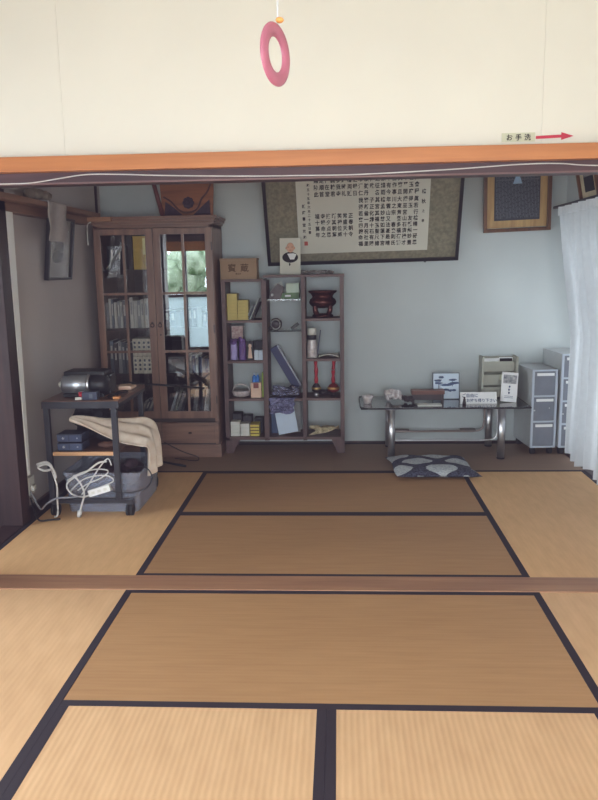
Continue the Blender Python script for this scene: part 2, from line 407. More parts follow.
def glazing_x(name, x, ys, z0, z1, mw):
    b = MB(); b.box(x-.03, x+.03, ys[0], ys[-1], z0, z0+.05).box(x-.03, x+.03, ys[0], ys[-1], z1-.05, z1)
    for y in ys: b.box(x-.03, x+.03, y-.022, y+.022, z0+.05, z1-.05)
    o = struct(name, b, mw)
    struct('window_pane', MB().box(x-.003, x+.003, ys[0]+.02, ys[-1]-.02, z0+.05, z1-.05), 'clear', o); return o
glazing_y('window_3', -4.27, (-1.43, -.45, .5, 1.48), .35, 2.0, 'silver')
glazing_x('window_2', -2.91, (-4.1, -2.95, -1.8, -.65, .58), .02, 1.95, 'silver')
glazing_x('window_1', 2.02, (.22, 1.5, 2.84), .0, 1.78, 'silver')
struct('trim_12', MB().box(1.80, 2.06, .2, YB, FZ, .0), 'sill')
# corridor end: door with a frosted lower pane and clear upper pane (mirrored in the bookcase glass)
d = struct('door_2', MB().box(-2.85, -1.86, -4.30, -4.22, FZ, .16).box(-2.85, -1.86, -4.30, -4.22, 1.78, CEIL)
           .box(-2.85, -2.80, -4.30, -4.22, .16, 1.78).box(-1.92, -1.86, -4.30, -4.22, .16, 1.78).box(-2.80, -1.92, -4.30, -4.22, .97, 1.01)
           .box(-2.43, -2.39, -4.30, -4.22, .16, 1.78), 'panel')
struct('door_rail', MB().box(-2.85, -1.86, -4.22, -4.20, 1.70, 1.85), 'orange_wood', d)
struct('frosted_pane', MB().box(-2.80, -2.43, -4.265, -4.26, .16, .97).box(-2.39, -1.92, -4.265, -4.26, .16, .97), 'frost', d)
struct('window_pane', MB().box(-2.80, -2.43, -4.265, -4.26, 1.01, 1.78).box(-2.39, -1.92, -4.265, -4.26, 1.01, 1.78), 'clear', d)
# garden seen in that reflection; unseen sky blockers added on the right
g = MB().box(-9, 9, -12, -4.4, -.42, -.40).box(-9, -3.0, -4.4, 5, -.42, -.40).box(2.15, 9, -4.4, 5, -.42, -.40)
struct('ground_outside', g, 'gravel')
struct('sky_block_wall', MB().box(3.5, 3.6, -4.4, 5, -.42, 2.3), 'backwall')  # unseen wall added to keep sky light off the curtain
struct('sky_block_eave', MB().box(2.06, 3.0, -4.4, 3.2, 2.25, 2.32), 'railwood')  # unseen eave added to cut the sky light on the right window
b = MB()
for i in range(46):
    b.ball((random.uniform(-6.2, -1), random.uniform(-8.4, -7.4), random.uniform(-.2, 1.75)), random.uniform(.25, .42), n=12, rough=.16)
o = b.build('hedge', 'leaves'); o['kind'] = 'stuff'; tag(o, 'leafy green garden hedge outside, mirrored in the bookcase glass', 'hedge')

# ------------------------------------------------------------------ tatami mats
BW = .031
def mat_piece(x0, x1, y0, y1, along, m, label, group=None):
    """along = 'x' or 'y': the long direction, borders on the two long edges"""
    e = .0006
    x0 += e; x1 -= e; y0 += e; y1 -= e
    t = thing('tatami_mat', ((x0+x1)/2, (y0+y1)/2, FZ), label, 'floor mat', group)
    MB().box(x0, x1, y0, y1, FZ, -.0012).build('woven_surface', m, t)
    for s in (0, 1):
        b = MB()
        if along == 'x':
            ya = y0-.0003 if s == 0 else y1-BW; b.box(x0-.0002, x1+.0002, ya, ya+BW+.0003, FZ+.001, 0, ch=.0008)
        else:
            xa = x0-.0003 if s == 0 else x1-BW; b.box(xa, xa+BW+.0003, y0-.0002, y1+.0002, FZ+.001, 0, ch=.0008)
        b.build('border_cloth', 'band', t)
W = .887
mat_piece(-W, W, -.91, 0, 'x', 'tat_cross', 'darker-looking tatami mat laid crosswise, just this side of the wooden threshold')
mat_piece(XL, -W, -1.82, 0, 'y', 'tat_side', 'light tatami mat along the left side of the nearer room')
mat_piece(W, XR, -1.82, 0, 'y', 'tat_side', 'light tatami mat along the right side of the nearer room')
mat_piece(-W, 0, -2.73, -.91, 'y', 'tat_front', 'pale tatami mat in the foreground, left of the dark centre seam')
mat_piece(0, W, -2.73, -.91, 'y', 'tat_front', 'pale tatami mat in the foreground, right of the dark centre seam')
mat_piece(-W, W, TH, TH+.91, 'x', 'tat_cross_back', 'darker-looking tatami mat laid crosswise, just beyond the wooden threshold')
mat_piece(-W, W, TH+.91, TH+1.82, 'x', 'tat_cross_back', 'second darker-looking crosswise tatami mat beyond the threshold, touching the zabuton cushion')
mat_piece(XL, -W, TH, TH+1.82, 'y', 'tat_side_back', 'light tatami mat under the wheeled black cart')
mat_piece(W, XR, TH, TH+1.82, 'y', 'tat_side_back', 'light tatami mat beside the white curtain in the far room')
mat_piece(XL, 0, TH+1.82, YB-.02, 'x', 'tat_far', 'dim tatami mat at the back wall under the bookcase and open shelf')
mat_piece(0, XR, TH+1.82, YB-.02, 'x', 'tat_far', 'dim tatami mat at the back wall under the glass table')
# behind the viewer
mat_piece(-W, W, -3.64, -2.73, 'x', 'tat_cross', 'darker-looking crosswise tatami mat at the very rear of the nearer room')
mat_piece(XL, -W, -3.64, -1.82, 'y', 'tat_side', 'light tatami mat at the rear left of the nearer room')
mat_piece(W, XR, -3.64, -1.82, 'y', 'tat_side', 'light tatami mat at the rear right of the nearer room')
struct('floor_rear', MB().box(XL, XR, -4.2, -3.64, FZ, 0), 'sill')

# ------------------------------------------------------------------ things on the wall between the rooms
single('surface_cable', MB().tube([(-2.4, 0.0085, 1.78), (-1.7, 0.0085, 1.777), (-1.344, 0.0085, 1.779), (-1.218, 0.0085, 1.781), (-1.09, 0.0085, 1.797), (-.985, 0.0085, 1.809), (-.84, 0.0085, 1.807), (-.675, 0.0085, 1.799), (-.35, 0.0085, 1.789), (-.107, 0.0085, 1.786), (.138, 0.0085, 1.785), (.497, 0.0085, 1.796), (.772, 0.0085, 1.809), (.928, 0.0085, 1.809), (1.077, 0.0085, 1.798), (1.5, 0.0085, 1.79)], .0026, n=6), 'cable',
       'thin white cable running along the dark beam under the orange lintel', 'cable')
t = thing('direction_sign', (.765, .018, 1.905), 'small pale Japanese sticker above the orange lintel', 'sign')
MB().box(.702, .832, .0165, .0198, 1.897, 1.931).build('sign_panel', 'label', t)
MB().text('お 手 洗', .026, boxT((.767, .0158, 1.904), (1, 0, 0), (0, 0, 1), (0, -1, 0)), space=1.1).build('lettering', 'ink', t)
single('arrow_sticker', MB().poly([(.836, 1.906), (.935, 1.909), (.935, 1.900), (.982, 1.914), (.935, 1.929), (.935, 1.920), (.836, 1.917)], 'y', .0165, .0198), 'arrow',
       'red arrow sticker pointing right above the orange lintel', 'sticker')
# pull cord ring, hanging from a ceiling lamp
RY = -1.9
t = thing('ceiling_lamp', (-.0415, RY, 2.36), 'round white ceiling lamp from which the red ring hangs', 'lamp')
MB().lathe([(.02, .0), (.24, .01), (.27, .05), (.25, .10), (.12, .12), (.12, .19), (.0, .19)], (-.0415, RY, 2.36), n=40).build('lamp_shade', 'lightfix', t)
t = thing('pull_ring', (-.0475, RY, 1.70), 'rose red ring hanging on a white pull cord above the lintel', 'pull cord')
def ringpts(cx, cy, cz, a, b_, ang, n=26):
    return [(cx+math.cos(2*PI*i/n)*a*math.cos(ang), cy+math.cos(2*PI*i/n)*a*math.sin(ang), cz+math.sin(2*PI*i/n)*b_) for i in range(n)]
RC = (-.0475, RY, 1.750)
b = MB(); n1, n2 = 48, 14; ang = math.radians(67)
vs = []
for i in range(n1):
    g = 2*PI*i/n1
    for j in range(n2):
        h = 2*PI*j/n2; q = .0365+.0108*math.cos(h); ax = .0052*math.sin(h)
        lx = q*math.cos(g)
        vs.append((RC[0]+lx*math.cos(ang)-ax*math.sin(ang), RC[1]+lx*math.sin(ang)+ax*math.cos(ang), RC[2]+q*math.sin(g)))
b.add(vs, [(i*n2+j, ((i+1) % n1)*n2+j, ((i+1) % n1)*n2+(j+1) % n2, i*n2+(j+1) % n2) for i in range(n1) for j in range(n2)], 0, True)
b.build('ring', 'ring', t)
MB().tube([(RC[0]+.006, RY, 2.36), (RC[0]+.006, RY, 2.1), (RC[0]+.005, RY, 1.798)], .0018, n=6).build('cord', 'cable', t)
MB().ball((RC[0]+.008, RY-.004, RC[2]+.049), .0065, .0055, .0045).build('bead', 'bead', t)

# ------------------------------------------------------------------ left wall: rail, cover strip, frame, towel
t = thing('wall_rail', (-1.73, 1.6, 1.75), 'long brown wooden rail high on the left wall', 'rail')
MB().box(-1.82, -1.665, .20, 2.36, 1.795, 1.825, ch=.004).box(-1.82, -1.745, .20, 2.36, 1.745, 1.795, ch=.003).build('rail_board', 'railwood', t)
MB().box(-1.744, -1.573, 2.29, 2.33, 1.764, 1.7945, ch=.003).build('end_piece', 'lit_end_wood', t)
single('hanging_wire', MB().tube([(-1.722, 2.31, 1.762), (-1.742, 2.31, 1.750), (-1.752, 2.31, 1.72), (-1.752, 2.31, 1.60)], .004), 'offwhite', 'short pale wire hanging from the end of the wall rail', 'wire')
single('cable_cover', MB().poly([(.951, 1.744), (1.040, 1.744), (.998, .26), (.968, .26)], 'x', -1.82, -1.746), 'white', 'vertical white cable cover strip beside the dark post', 'cable cover')
t = thing('wall_outlet', (-1.81, 1.12, .11), 'white surface-mounted power outlet low on the left wall', 'outlet')
MB().box(-1.82, -1.765, 1.015, 1.090, .125, .232, ch=.004).build('outlet_box', 'offwhite', t)
MB().box(-1.765, -1.748, 1.035, 1.070, .15, .18, ch=.003).build('plug', 'offwhite', t)
def frame_on(name, O, ex, up, W_, H_, fw, mf, inner, label, dep=.03):
    """picture frame: O bottom centre, ex unit right, up unit up; inner(t, X) builds the contents"""
    ex = Vector(ex); up = Vector(up); nrm = ex.cross(up)       # towards the viewer
    X = boxT(O, ex, up, nrm)
    t = thing(name, O, label, 'picture frame')
    b = MB()
    for a in ((-W_/2, W_/2, 0, fw), (-W_/2, W_/2, H_-fw, H_), (-W_/2, -W_/2+fw, fw, H_-fw), (W_/2-fw, W_/2, fw, H_-fw)):
        b.box(a[0], a[1], a[2], a[3], 0, dep, X=X, ch=min(.003, fw*.3))
    b.build('frame', mf, t)
    inner(t, X); return t
# framed ink picture on the left wall (faces +X)
def inL(t, X):
    MB().box(-.205, .205, .02, .455, .003, .008, X=X).build('backing_paper', mat('grey_mount', (160, 156, 150), .8), t)
    b = MB()
    for i in range(5):
        b.ball((random.uniform(-.04, .04), .17+.04*i, .010), .07, .035, .002, m=0, X=X)
    b.build('ink_drawing', mat('grey_ink_drawing', (104, 104, 108), .8, var=.5, scale=40), t)
    MB().box(-.205, .205, .02, .455, .012, .014, X=X).build('pane', 'shelfglass', t)
tl = .12
frame_on('picture_frame', (-1.800, 1.77, 1.365), (0, 1, 0), (math.sin(tl), 0, math.cos(tl)), .43, .40, .016, 'blackframe',
         lambda t, X: (MB().box(-.205, .205, .016, .384, .003, .008, X=X).build('mount_paper', mat('grey_mount', (158, 154, 150), .8, var=.04), t),
                       [None for _ in [0]],
                       MB().ball((-.02, .15, .010), .085, .04, .0015, X=X, rough=.3).ball((.0, .21, .010), .075, .04, .0015, X=X, rough=.3).ball((-.01, .27, .010), .08, .04, .0015, X=X, rough=.3).build('ink_drawing', mat('grey_ink_drawing', (96, 96, 102), .8, var=.5, scale=40), t),
                       MB().box(-.205, .205, .016, .384, .013, .015, X=X).build('pane', 'dullglass', t)),
         'dark framed ink picture on the left wall below the rail')
b = MB()
def tow(u, v):
    y = 1.315+u*.31; w = .006*math.sin(u*9+v*2)
    if v < .12: return (-1.80+v/.12*.137, y, 1.832+w*.3)
    q = (v-.12)/.88
    return (-1.655+w+.004*math.sin(v*11), y+.01*math.sin(q*4), 1.832-q*.235)
b.grid(tow, 24, 30)
o = single('hand_towel', b, mat('grey_towel', (166, 158, 156), .95, var=.06, scale=60, bump=.4, bscale=500), 'greyish white towel hung over the rail on the left wall', 'towel', solid=.004)
b = MB()
for i in range(9): b.ball((-1.735+random.uniform(-.02, .02), 1.30+i*.030, 1.865+random.uniform(-.004, .012)), .035, .04, .028, n=12, rough=.12)
single('cloth_bundle', b, mat('grey_brown_cloth', (132, 118, 106), .95, var=.2, scale=25), 'crumpled brownish cloth lying on the rail above the towel', 'cloth')

# ------------------------------------------------------------------ bookcase
t = thing('bookcase', (-1.30, 2.62, 0), 'tall walnut bookcase with two glazed doors standing left of the open shelf', 'bookcase')
x0, x1, yf, yb = -1.742, -.862, 2.41, 2.845
MB().box(x0-.0, x1+.012, yf-.012, yb, 0, .10, ch=.004).build('plinth', 'case_h', t)
for a_ in (x0, x1-.03): MB().box(a_, a_+.03, yf, yb, .10, 1.735).build('side_panel', 'case', t)
MB().box(x0+.03, x1-.03, yb-.012, yb, .10, 1.73).build('back_panel', 'case_in', t)
b = MB()
b.box(x0, x1, yf, yb, 1.72, 1.745)
b.box(x0-.008, x1+.012, yf-.012, yb, 1.745, 1.762, ch=.003).box(x0-.012, x1+.026, yf-.028, yb, 1.762, 1.782, ch=.006).box(x0-.012, x1+.034, yf-.036, yb, 1.782, 1.80, ch=.004)
b.build('cornice', 'case_h', t)
MB().box(x0+.03, x1-.03, yf+.03, yb-.012, .278, .302).box(x0+.03, x1-.03, yf, yf+.03, .278, .302).box(x0+.03, x1-.03, yf, yb-.012, .10, .112).build('bottom_board', 'case_in', t)
SH = [.630, .778, .985, 1.420]
SH = [.300, .640, .985, 1.420]
for z in SH[1:]:
    MB().box(x0+.031, x1-.031, yf+.05, yb-.013, z-.016, z).build('shelf', 'case_in', t)
MB().box(-1.310, -1.292, yf+.05, yb-.013, .302, 1.718).build('divider', 'case_in', t)
def case_door(xa, xb, knobx, lab):
    z0, z1 = .306, 1.715; st = .052
    d = MB().box(xa, xa+st, yf-.022, yf-.001, z0, z1, ch=.003).box(xb-st, xb, yf-.022, yf-.001, z0, z1, ch=.003).box(xa+st, xb-st, yf-.022, yf-.001, z0, z0+.055, ch=.003).box(xa+st, xb-st, yf-.022, yf-.001, z1-.045, z1, ch=.003).build('door', 'case', t)
    ga, gb = xa+st, xb-st; mx = (ga+gb)/2
    m = MB().box(mx-.009, mx+.009, yf-.019, yf-.004, z0+.055, z1-.045)
    for z in (.815, 1.245): m.box(ga, gb, yf-.0185, yf-.0045, z-.009, z+.009)
    m.build('glazing_bar', 'case', d)
    MB().box(ga, gb, yf-.013, yf-.010, z0+.055, z1-.045).build('pane', 'caseglass' if knobx > -1.3 else 'leftglass', d)
    MB().tube([(knobx+math.cos(a)*.013, yf-.034, 1.012+math.sin(a)*.013) for a in [2*PI*i/12 for i in range(12)]], .004, n=6, k=2, closed=True).cyl((knobx, yf-.036, 1.03), (knobx, yf-.021, 1.03), .007).build('ring_handle', mat('dark_bronze_handle', (60, 46, 44), .4, .5), d)
    return d
d1 = case_door(x0+.004, -1.303, -1.330, '')
d2 = case_door(-1.299, x1-.004, -1.272, '')
MB().cyl((-1.272, yf-.024, .94), (-1.272, yf-.020, .94), .006).build('keyhole', 'black', d2)
for z in (.45, .98, 1.58): MB().box(x1-.012, x1-.006, yf-.026, yf-.0225, z-.03, z+.03).build('hinge', 'black', d2)
for xa, xb in ((x0+.004, -1.303), (-1.299, x1-.004)):
    dr = MB().box(xa, xb, yf-.020, yf-.001, .114, .274, ch=.004).box(xa+.03, xb-.03, yf-.026, yf-.020, .14, .25, ch=.003).build('drawer', 'case_h', t)
    cx = (xa+xb)/2
    MB().ball((cx, yf-.034, .195), .014, .010, .008).cyl((cx, yf-.034, .195), (cx, yf-.0265, .195), .004).build('drawer_knob', mat('dark_bronze_knob', (62, 48, 44), .4, .5), dr)
# books
def book_row(xa, xb, z, y, hs, ws, cols, label, group, lean=0, dep=.17, name='book'):
    x = xa; i = 0
    while x+ws[0] < xb:
        w = random.uniform(*ws); h = random.uniform(*hs); c = cols[i % len(cols)]
        if x+w > xb: break
        ll = lean if not callable(lean) else lean(i)
        dx = math.tan(math.radians(abs(ll)))*h
        if ll and x+w+dx > xb: break
        b = MB(); yy = y+random.uniform(0, .012)
        X = rot((x, yy, z), 'Y', ll) if ll >= 0 else rot((x+w, yy, z), 'Y', ll)
        b.box(x, x+w-.0012, yy, yy+dep, z+.0005, z+h, m=0, X=X, ch=.0015)
        b.box(x+.003, x+w-.0042, yy+.004, yy+dep-.003, z+h-.001, z+h+.0006, m=1, X=X)
        if random.random() < .7: b.box(x+w*.25, x+w*.7, yy-.0006, yy+.0002, z+h*.45, z+h*.85, m=2, X=X)
        zmin = min(v.z for v in b.v)
        for v in b.v: v.z += z+.0005-zmin
        single(name, b, [BK[c], 'white', BK['grey'] if c not in ('grey', 'dark', 'slate') else BK['pale']], label, 'book', group)
        x += w+.0015; i += 1
        if ll: x += w*.25
book_row(-1.70, -1.545, 1.421, 2.56, (.17, .2), (.02, .03), ['dark'], 'black file in the dim left half of the top compartment of the bookcase', 'black files in the top compartment')
single('magazine', MB().box(-.004, .0, 0, .085, 0, .235, X=Matrix.Translation((-1.675, 2.468, 1.424)) @ Matrix.Rotation(math.radians(33), 4, 'Y')), BK['grey'], 'thin grey magazine leaning across the top compartment behind the left glass door', 'magazine')
t2 = thing('box_file', (-1.43, 2.55, 1.42), 'yellow box with white lettering at the top right behind the left glass door', 'box')
MB().box(-1.478, -1.378, 2.50, 2.62, 1.4205, 1.665, ch=.002).build('carton', mat('ochre_yellow_card', (206, 168, 70), .5, var=.1), t2)
MB().box(-1.405, -1.385, 2.4985, 2.4998, 1.53, 1.65).build('title_strip', mat('pale_yellow_label', (240, 228, 150), .5), t2)
single('book', MB().box(-1.520, -1.485, 2.50, 2.66, 1.4205, 1.66, ch=.002), BK['dark'], 'black volume beside the yellow box in the top compartment', 'book')
book_row(-1.700, -1.535, .9855, 2.47, (.19, .225), (.016, .03), ['grey', 'pale', 'slate', 'pale'], 'grey book standing in the upper row, left half of the left glass door', 'grey books upper left')
book_row(-1.520, -1.320, .9855, 2.47, (.20, .235), (.024, .03), ['pale', 'pale', 'grey'], 'pale volume of the tall upper set, right half of the left glass door', 'pale set of volumes in the upper row')
book_row(-1.690, -1.535, .6405, 2.47, (.22, .28), (.02, .03), ['slate', 'dark', 'grey', 'slate'], 'dark slate book in the lower row, left half of the left glass door', 'slate books lower left')
def setvol(n, xa, z, h, lab, grp):
    for i in range(n):
        x = xa+i*.0355
        b = MB().box(x, x+.034, 2.465, 2.63, z+.0005, z+h, ch=.002)
        for k in range(3): b.box(x+.009, x+.025, 2.4643, 2.4652, z+h*(.2+.25*k), z+h*(.33+.25*k), m=1)
        single('boxed_volume', b, [BK['cream'], BK['slate']], lab, 'book', grp)
setvol(4, -1.512, .640, .132, 'cream boxed volume in the lower row of the matching set behind the left glass door', 'cream volumes lower row')
setvol(4, -1.512, .775, .132, 'cream boxed volume in the upper row of the matching set behind the left glass door', 'cream volumes upper row')
book_row(-1.50, -1.32, .3025, 2.50, (.12, .16), (.02, .03), ['grey', 'slate'], 'grey book leaning at the bottom behind the left glass door', 'leaning books bottom left', lean=24)
# right half
book_row(-1.265, -1.11, .9855, 2.49, (.12, .17), (.03, .045), ['dark', 'slate'], 'dark box file on the middle shelf behind the right glass door', 'dark files middle right')
book_row(-1.09, -.90, .9855, 2.50, (.10, .15), (.03, .045), ['slate', 'dark', 'grey'], 'slate box on the middle shelf at the far right behind the right glass door', 'slate boxes middle right')
single('storage_case', MB().box(-1.25, -1.12, 2.48, 2.60, .6405, .765, ch=.008), BK['grey'], 'grey plastic case on the shelf behind the right glass door', 'case')
book_row(-1.09, -.90, .6405, 2.48, (.10, .145), (.02, .035), ['grey', 'blue', 'white', 'blue'], 'blue or grey booklet on the shelf behind the right glass door', 'booklets on the middle shelf right')
book_row(-1.262, -1.10, .3025, 2.46, (.19, .225), (.012, .026), ['white', 'olive', 'grey', 'olive', 'pale'], 'slim pale book leaning in the bottom row behind the right glass door', 'leaning books bottom right', lean=20)
book_row(-1.080, -.90, .3025, 2.46, (.19, .24), (.028, .044), ['grey', 'dark', 'white', 'white'], 'broad book leaning at the bottom right behind the right glass door', 'broad leaning books bottom right', lean=9)
# carved panel on top of the bookcase
t = thing('carved_panel', (-1.07, 2.63, 1.80), 'carved orange-brown wooden panel with dark flower, standing on the bookcase', 'carved panel')
Xp = rot((-1.07, 2.60, 1.80), 'X', 0)
MB().poly([(-1.262, 1.801), (-.885, 1.801), (-.872, 2.06), (-1.275, 2.06)], 'y', 2.585, 2.61).build('board', 'carved', t)
b = MB()
b.poly([(-1.245, 1.815), (-1.11, 1.815), (-1.17, 1.87), (-1.235, 1.915)], 'y', 2.577, 2.586).poly([(-1.03, 1.815), (-.90, 1.815), (-.905, 1.925), (-.97, 1.87)], 'y', 2.577, 2.586)
for i in range(8):
    a = 2*PI*i/8; b.ball((-1.065+.026*math.cos(a), 2.583, 1.905+.026*math.sin(a)), .018, .008, .018, n=12)
b.ball((-1.065, 2.58, 1.905), .018, .01, .018, n=12)
b.build('carving', 'carved_dark', t)
MB().tube([(-1.25, 2.582, 1.95), (-1.19, 2.582, 1.91), (-1.13, 2.582, 1.85), (-1.065, 2.582, 1.835), (-1.0, 2.582, 1.86), (-.965, 2.582, 1.93), (-.92, 2.582, 1.98), (-.89, 2.582, 2.05)], .007).build('carved_moulding', mat('carved_edge_stain', (92, 56, 48), .5, var=.2), t)
single('wooden_pole', MB().cyl((-1.255, 2.56, 1.803), (-1.335, 2.56, 2.14), .017, .015), 'poleredwood', 'reddish brown pole leaning left beside the carved panel on the bookcase', 'pole')

# ------------------------------------------------------------------ open shelf unit
t = thing('shelf_unit', (-.37, 2.67, 0), 'low open-backed brown shelf unit with three columns at the back wall', 'shelf')
sy0, sy1 = 2.52, 2.80
UP = [(-.832, -.800), (-.530, -.492), (-.231, -.201), (.058, .088)]
for i, (a, c) in enumerate(UP):
    MB().box(a, c, sy0, sy1, .10 if i else .10, 1.325 if i < 2 else 1.352, ch=.002).build('upright', 'shelfw', t)
def sboard(a, c, z, nm='shelf', th=.018): MB().box(a, c, sy0+.004, sy1, z-th, z).build(nm, 'shelfh', t)
for z in (1.030, .722, .430): sboard(-.800, -.530, z)
for z in (1.037, .732, .430): sboard(-.201, .058, z)
sboard(-.492, -.231, .430)
MB().box(-.832, .088, sy0, sy1, .106, .128, ch=.002).build('bottom_board', 'shelfh', t)
MB().box(-.834, -.512, sy0-.004, sy1, 1.318, 1.336, ch=.002).box(-.514, .092, sy0-.004, sy1, 1.345, 1.364, ch=.002).build('top_board', 'shelfh', t)
for s in (0, 1):
    x = -.832 if s == 0 else .088; k = 1 if s == 0 else -1
    MB().poly([(x, .106), (x+k*.10, .106), (x+k*.055, .0), (x-k*.0, .0)], 'y', sy0, sy0+.03).build('leg', 'shelfw', t)
    MB().poly([(x, .106), (x+k*.10, .106), (x+k*.055, .0), (x-k*.0, .0)], 'y', sy1-.03, sy1).build('leg', 'shelfw', t)
for z in (1.182, .945): MB().box(-.4915, -.2315, sy0+.03, sy1-.01, z-.006, z).build('glass_shelf', 'shelfglass', t)
# left column
for k, (xa, n, h) in enumerate(((-.826+.03, 8, .0245), (-.715, 6, .0245))):
    for i in range(n):
        z = 1.0305+i*.0250
        single('small_carton', MB().box(xa, xa+.078, 2.56+random.uniform(-.002, .002), 2.67, z, z+h, ch=.0012), 'yellow',
               'thin ochre yellow box in the taller pile on the top left shelf' if k == 0 else 'thin ochre yellow box in the shorter pile on the top left shelf', 'box', 'yellow boxes taller pile' if k == 0 else 'yellow boxes shorter pile')
for i, (xx, h_, c) in enumerate(((-.655, .115, 'white'), (-.641, .125, 'slate'), (-.628, .168, 'white'), (-.612, .14, 'dark'))):
    single('booklet', MB().box(0, .006 if c == 'white' else .009, 0, .15, 0, h_, X=Matrix.Translation((xx, 2.57, 1.0345)) @ Matrix.Rotation(math.radians(24), 4, 'Y')), BK[c],
           ['short white booklet leaning beside the yellow piles', 'slate booklet leaning between the two white ones', 'tall white booklet leaning on the top left shelf', 'dark booklet leaning against the upright of the top left shelf'][i], 'booklet')
t2 = thing('framed_photo', (-.75, 2.72, .722), 'small dark framed photo behind the purple bags on the second left shelf', 'picture frame')
MB().box(-.796, -.690, 2.715, 2.73, .7225, .985, ch=.003).build('frame', 'blackframe', t2)
MB().box(-.788, -.702, 2.7135, 2.7148, .875, .973).build('photo', mat('faded_group_photo', (160, 120, 120), .6, var=.5, scale=60, rgb2=(210, 196, 190)), t2)
def bag(xa, xb, z0, z1, m, m2, label):
    t = thing('gift_bag', ((xa+xb)/2, 2.62, z0), label, 'bag')
    b = MB(); b.grid(lambda u, v: (xa+(xb-xa)*(.5+.5*math.sin(2*PI*u)*(1-.15*v*v)), 2.62+.035*math.cos(2*PI*u)*(1-.5*v)*(1+.12*math.sin(9*v+5*u*2*PI)), z0+.0005+(z1-z0)*.82*v), 32, 12)
    b.box(xa+.008, xb-.008, 2.60, 2.64, z0+.0005, z0+.003); b.build('bag_body', m, t)
    b = MB()
    for i in range(9): b.ball(((xa+xb)/2+random.uniform(-.016, .016), 2.612+random.uniform(-.015, .015), z0+(z1-z0)*random.uniform(.80, .98)), .016, .012, .014, n=10, rough=.25)
    b.build('bow', m2, t)
bag(-.822+.03, -.742+.01, .722, .880, 'lavender', 'purple', 'pale lavender gift bag with a purple bow, leftmost on the second left shelf')
bag(-.725, -.665, .722, .892, 'purple', 'purple', 'dark purple gift bag beside the lavender one')
t2 = thing('boxed_doll', (-.635, 2.6, .722), 'small boxed figure between the purple bag and the white box', 'figure')
MB().box(-.658, -.608, 2.59, 2.64, .7225, .865, ch=.002).build('case', BK['dark'], t2)
MB().ball((-.633, 2.587, .83), .014, .006, .016).poly([(-.650, .735), (-.616, .735), (-.624, .815), (-.642, .815)], 'y', 2.582, 2.589).build('doll', 'copper', t2)
for i, xa in enumerate((-.600, -.566)):
    single('tea_box', MB().box(xa, xa+.032, 2.57, 2.63, .7225, .797, ch=.0015), 'whitecool', ['left of two small white boxes on the second left shelf', 'right of two small white boxes on the second left shelf'][i], 'box')
single('dark_case', MB().box(-.60, -.535, 2.66, 2.74, .7225, .86, ch=.003), BK['dark'], 'dark case standing behind the two small white boxes', 'case')
# basket
t2 = thing('glass_dish', (-.725, 2.62, .430), 'round pale dish with an arched handle on the third left shelf', 'dish')
MB().lathe([(.045, 0), (.066, .012), (.076, .045), (.073, .05), (.062, .02), (.0, .012)], (-.715, 2.63, .4305), sy=.85).build('bowl', 'crystal', t2)
MB().tube([(-.780, 2.63, .475), (-.765, 2.63, .51), (-.722, 2.63, .528), (-.665, 2.63, .51), (-.645, 2.63, .475)], .006).build('handle', 'crystal', t2)
single('tray_box', MB().box(-.795, -.648, 2.69, 2.76, .4305, .47, ch=.004), mat('dark_brown_tray', (84, 66, 64), .5), 'low dark box behind the pale dish on the third left shelf', 'box')
t2 = thing('perfume_carton', (-.59, 2.6, .43), 'pinkish box with a dark red flap at the right of the third left shelf', 'box')
MB().box(-.633, -.552, 2.565, 2.62, .4305, .548, ch=.002).build('carton', 'copper', t2)
MB().box(-.612, -.572, 2.5635, 2.5648, .505, .546).build('flap', 'darkred', t2)
t2 = thing('small_bottle', (-.60, 2.60, .548), 'small blue bottle standing on the pinkish box', 'bottle')
MB().lathe([(.014, 0), (.016, .004), (.016, .042), (.008, .050), (.008, .058)], (-.607, 2.595, .5483)).build('bottle_body', 'bluebot', t2)
MB().lathe([(.0095, 0), (.0095, .014), (.005, .015)], (-.607, 2.595, .6063)).build('cap', 'whitecool', t2)
t2 = thing('small_bottle', (-.578, 2.6, .548), 'second blue bottle on the pinkish box, right of the first', 'bottle')
MB().lathe([(.011, 0), (.012, .004), (.012, .046), (.006, .052), (.006, .058)], (-.580, 2.597, .5483)).build('bottle_body', 'bluebot', t2)
MB().lathe([(.0075, 0), (.0075, .012), (.004, .013)], (-.580, 2.597, .6063)).build('cap', 'whitecool', t2)
single('green_booklet', MB().box(-.5475, -.532, 2.58, 2.70, .4305, .62), 'limegreen', 'lime green booklet standing against the upright of the third left shelf', 'booklet')
for k, (xa, n, m, zz, hh) in enumerate(((-.798, 4, 'offwhite', .1285, .0275), (-.722, 3, 'offwhite', .1285, .0320), (-.645, 4, 'yellow2', .1285, .0235))):
    for i in range(n):
        z = zz+i*(hh+.0006)
        b = MB().box(xa, xa+.070, 2.56, 2.65, z, z+hh, ch=.0012)
        if k == 2: b.box(xa-.0004, xa+.0704, 2.5594, 2.6, z+hh*.68, z+hh*.98, m=1)
        single('incense_box', b, [m, 'brownframe'], ['off-white box in the taller pile on the bottom left shelf', 'off-white box in the shorter pile on the bottom left shelf', 'small yellow box with dark edge on the bottom left shelf'][k], 'box',
               ['taller white pile', 'shorter white pile', 'small yellow pile'][k])
for i, xa in enumerate((-.795, -.715, -.625)):
    single('black_box', MB().box(xa, xa+.07, 2.67, 2.78, .1285, .285-.02*i, ch=.002), BK['dark'], ['dark box behind the taller white pile', 'dark box behind the shorter white pile', 'dark box behind the small yellow boxes'][i], 'box')
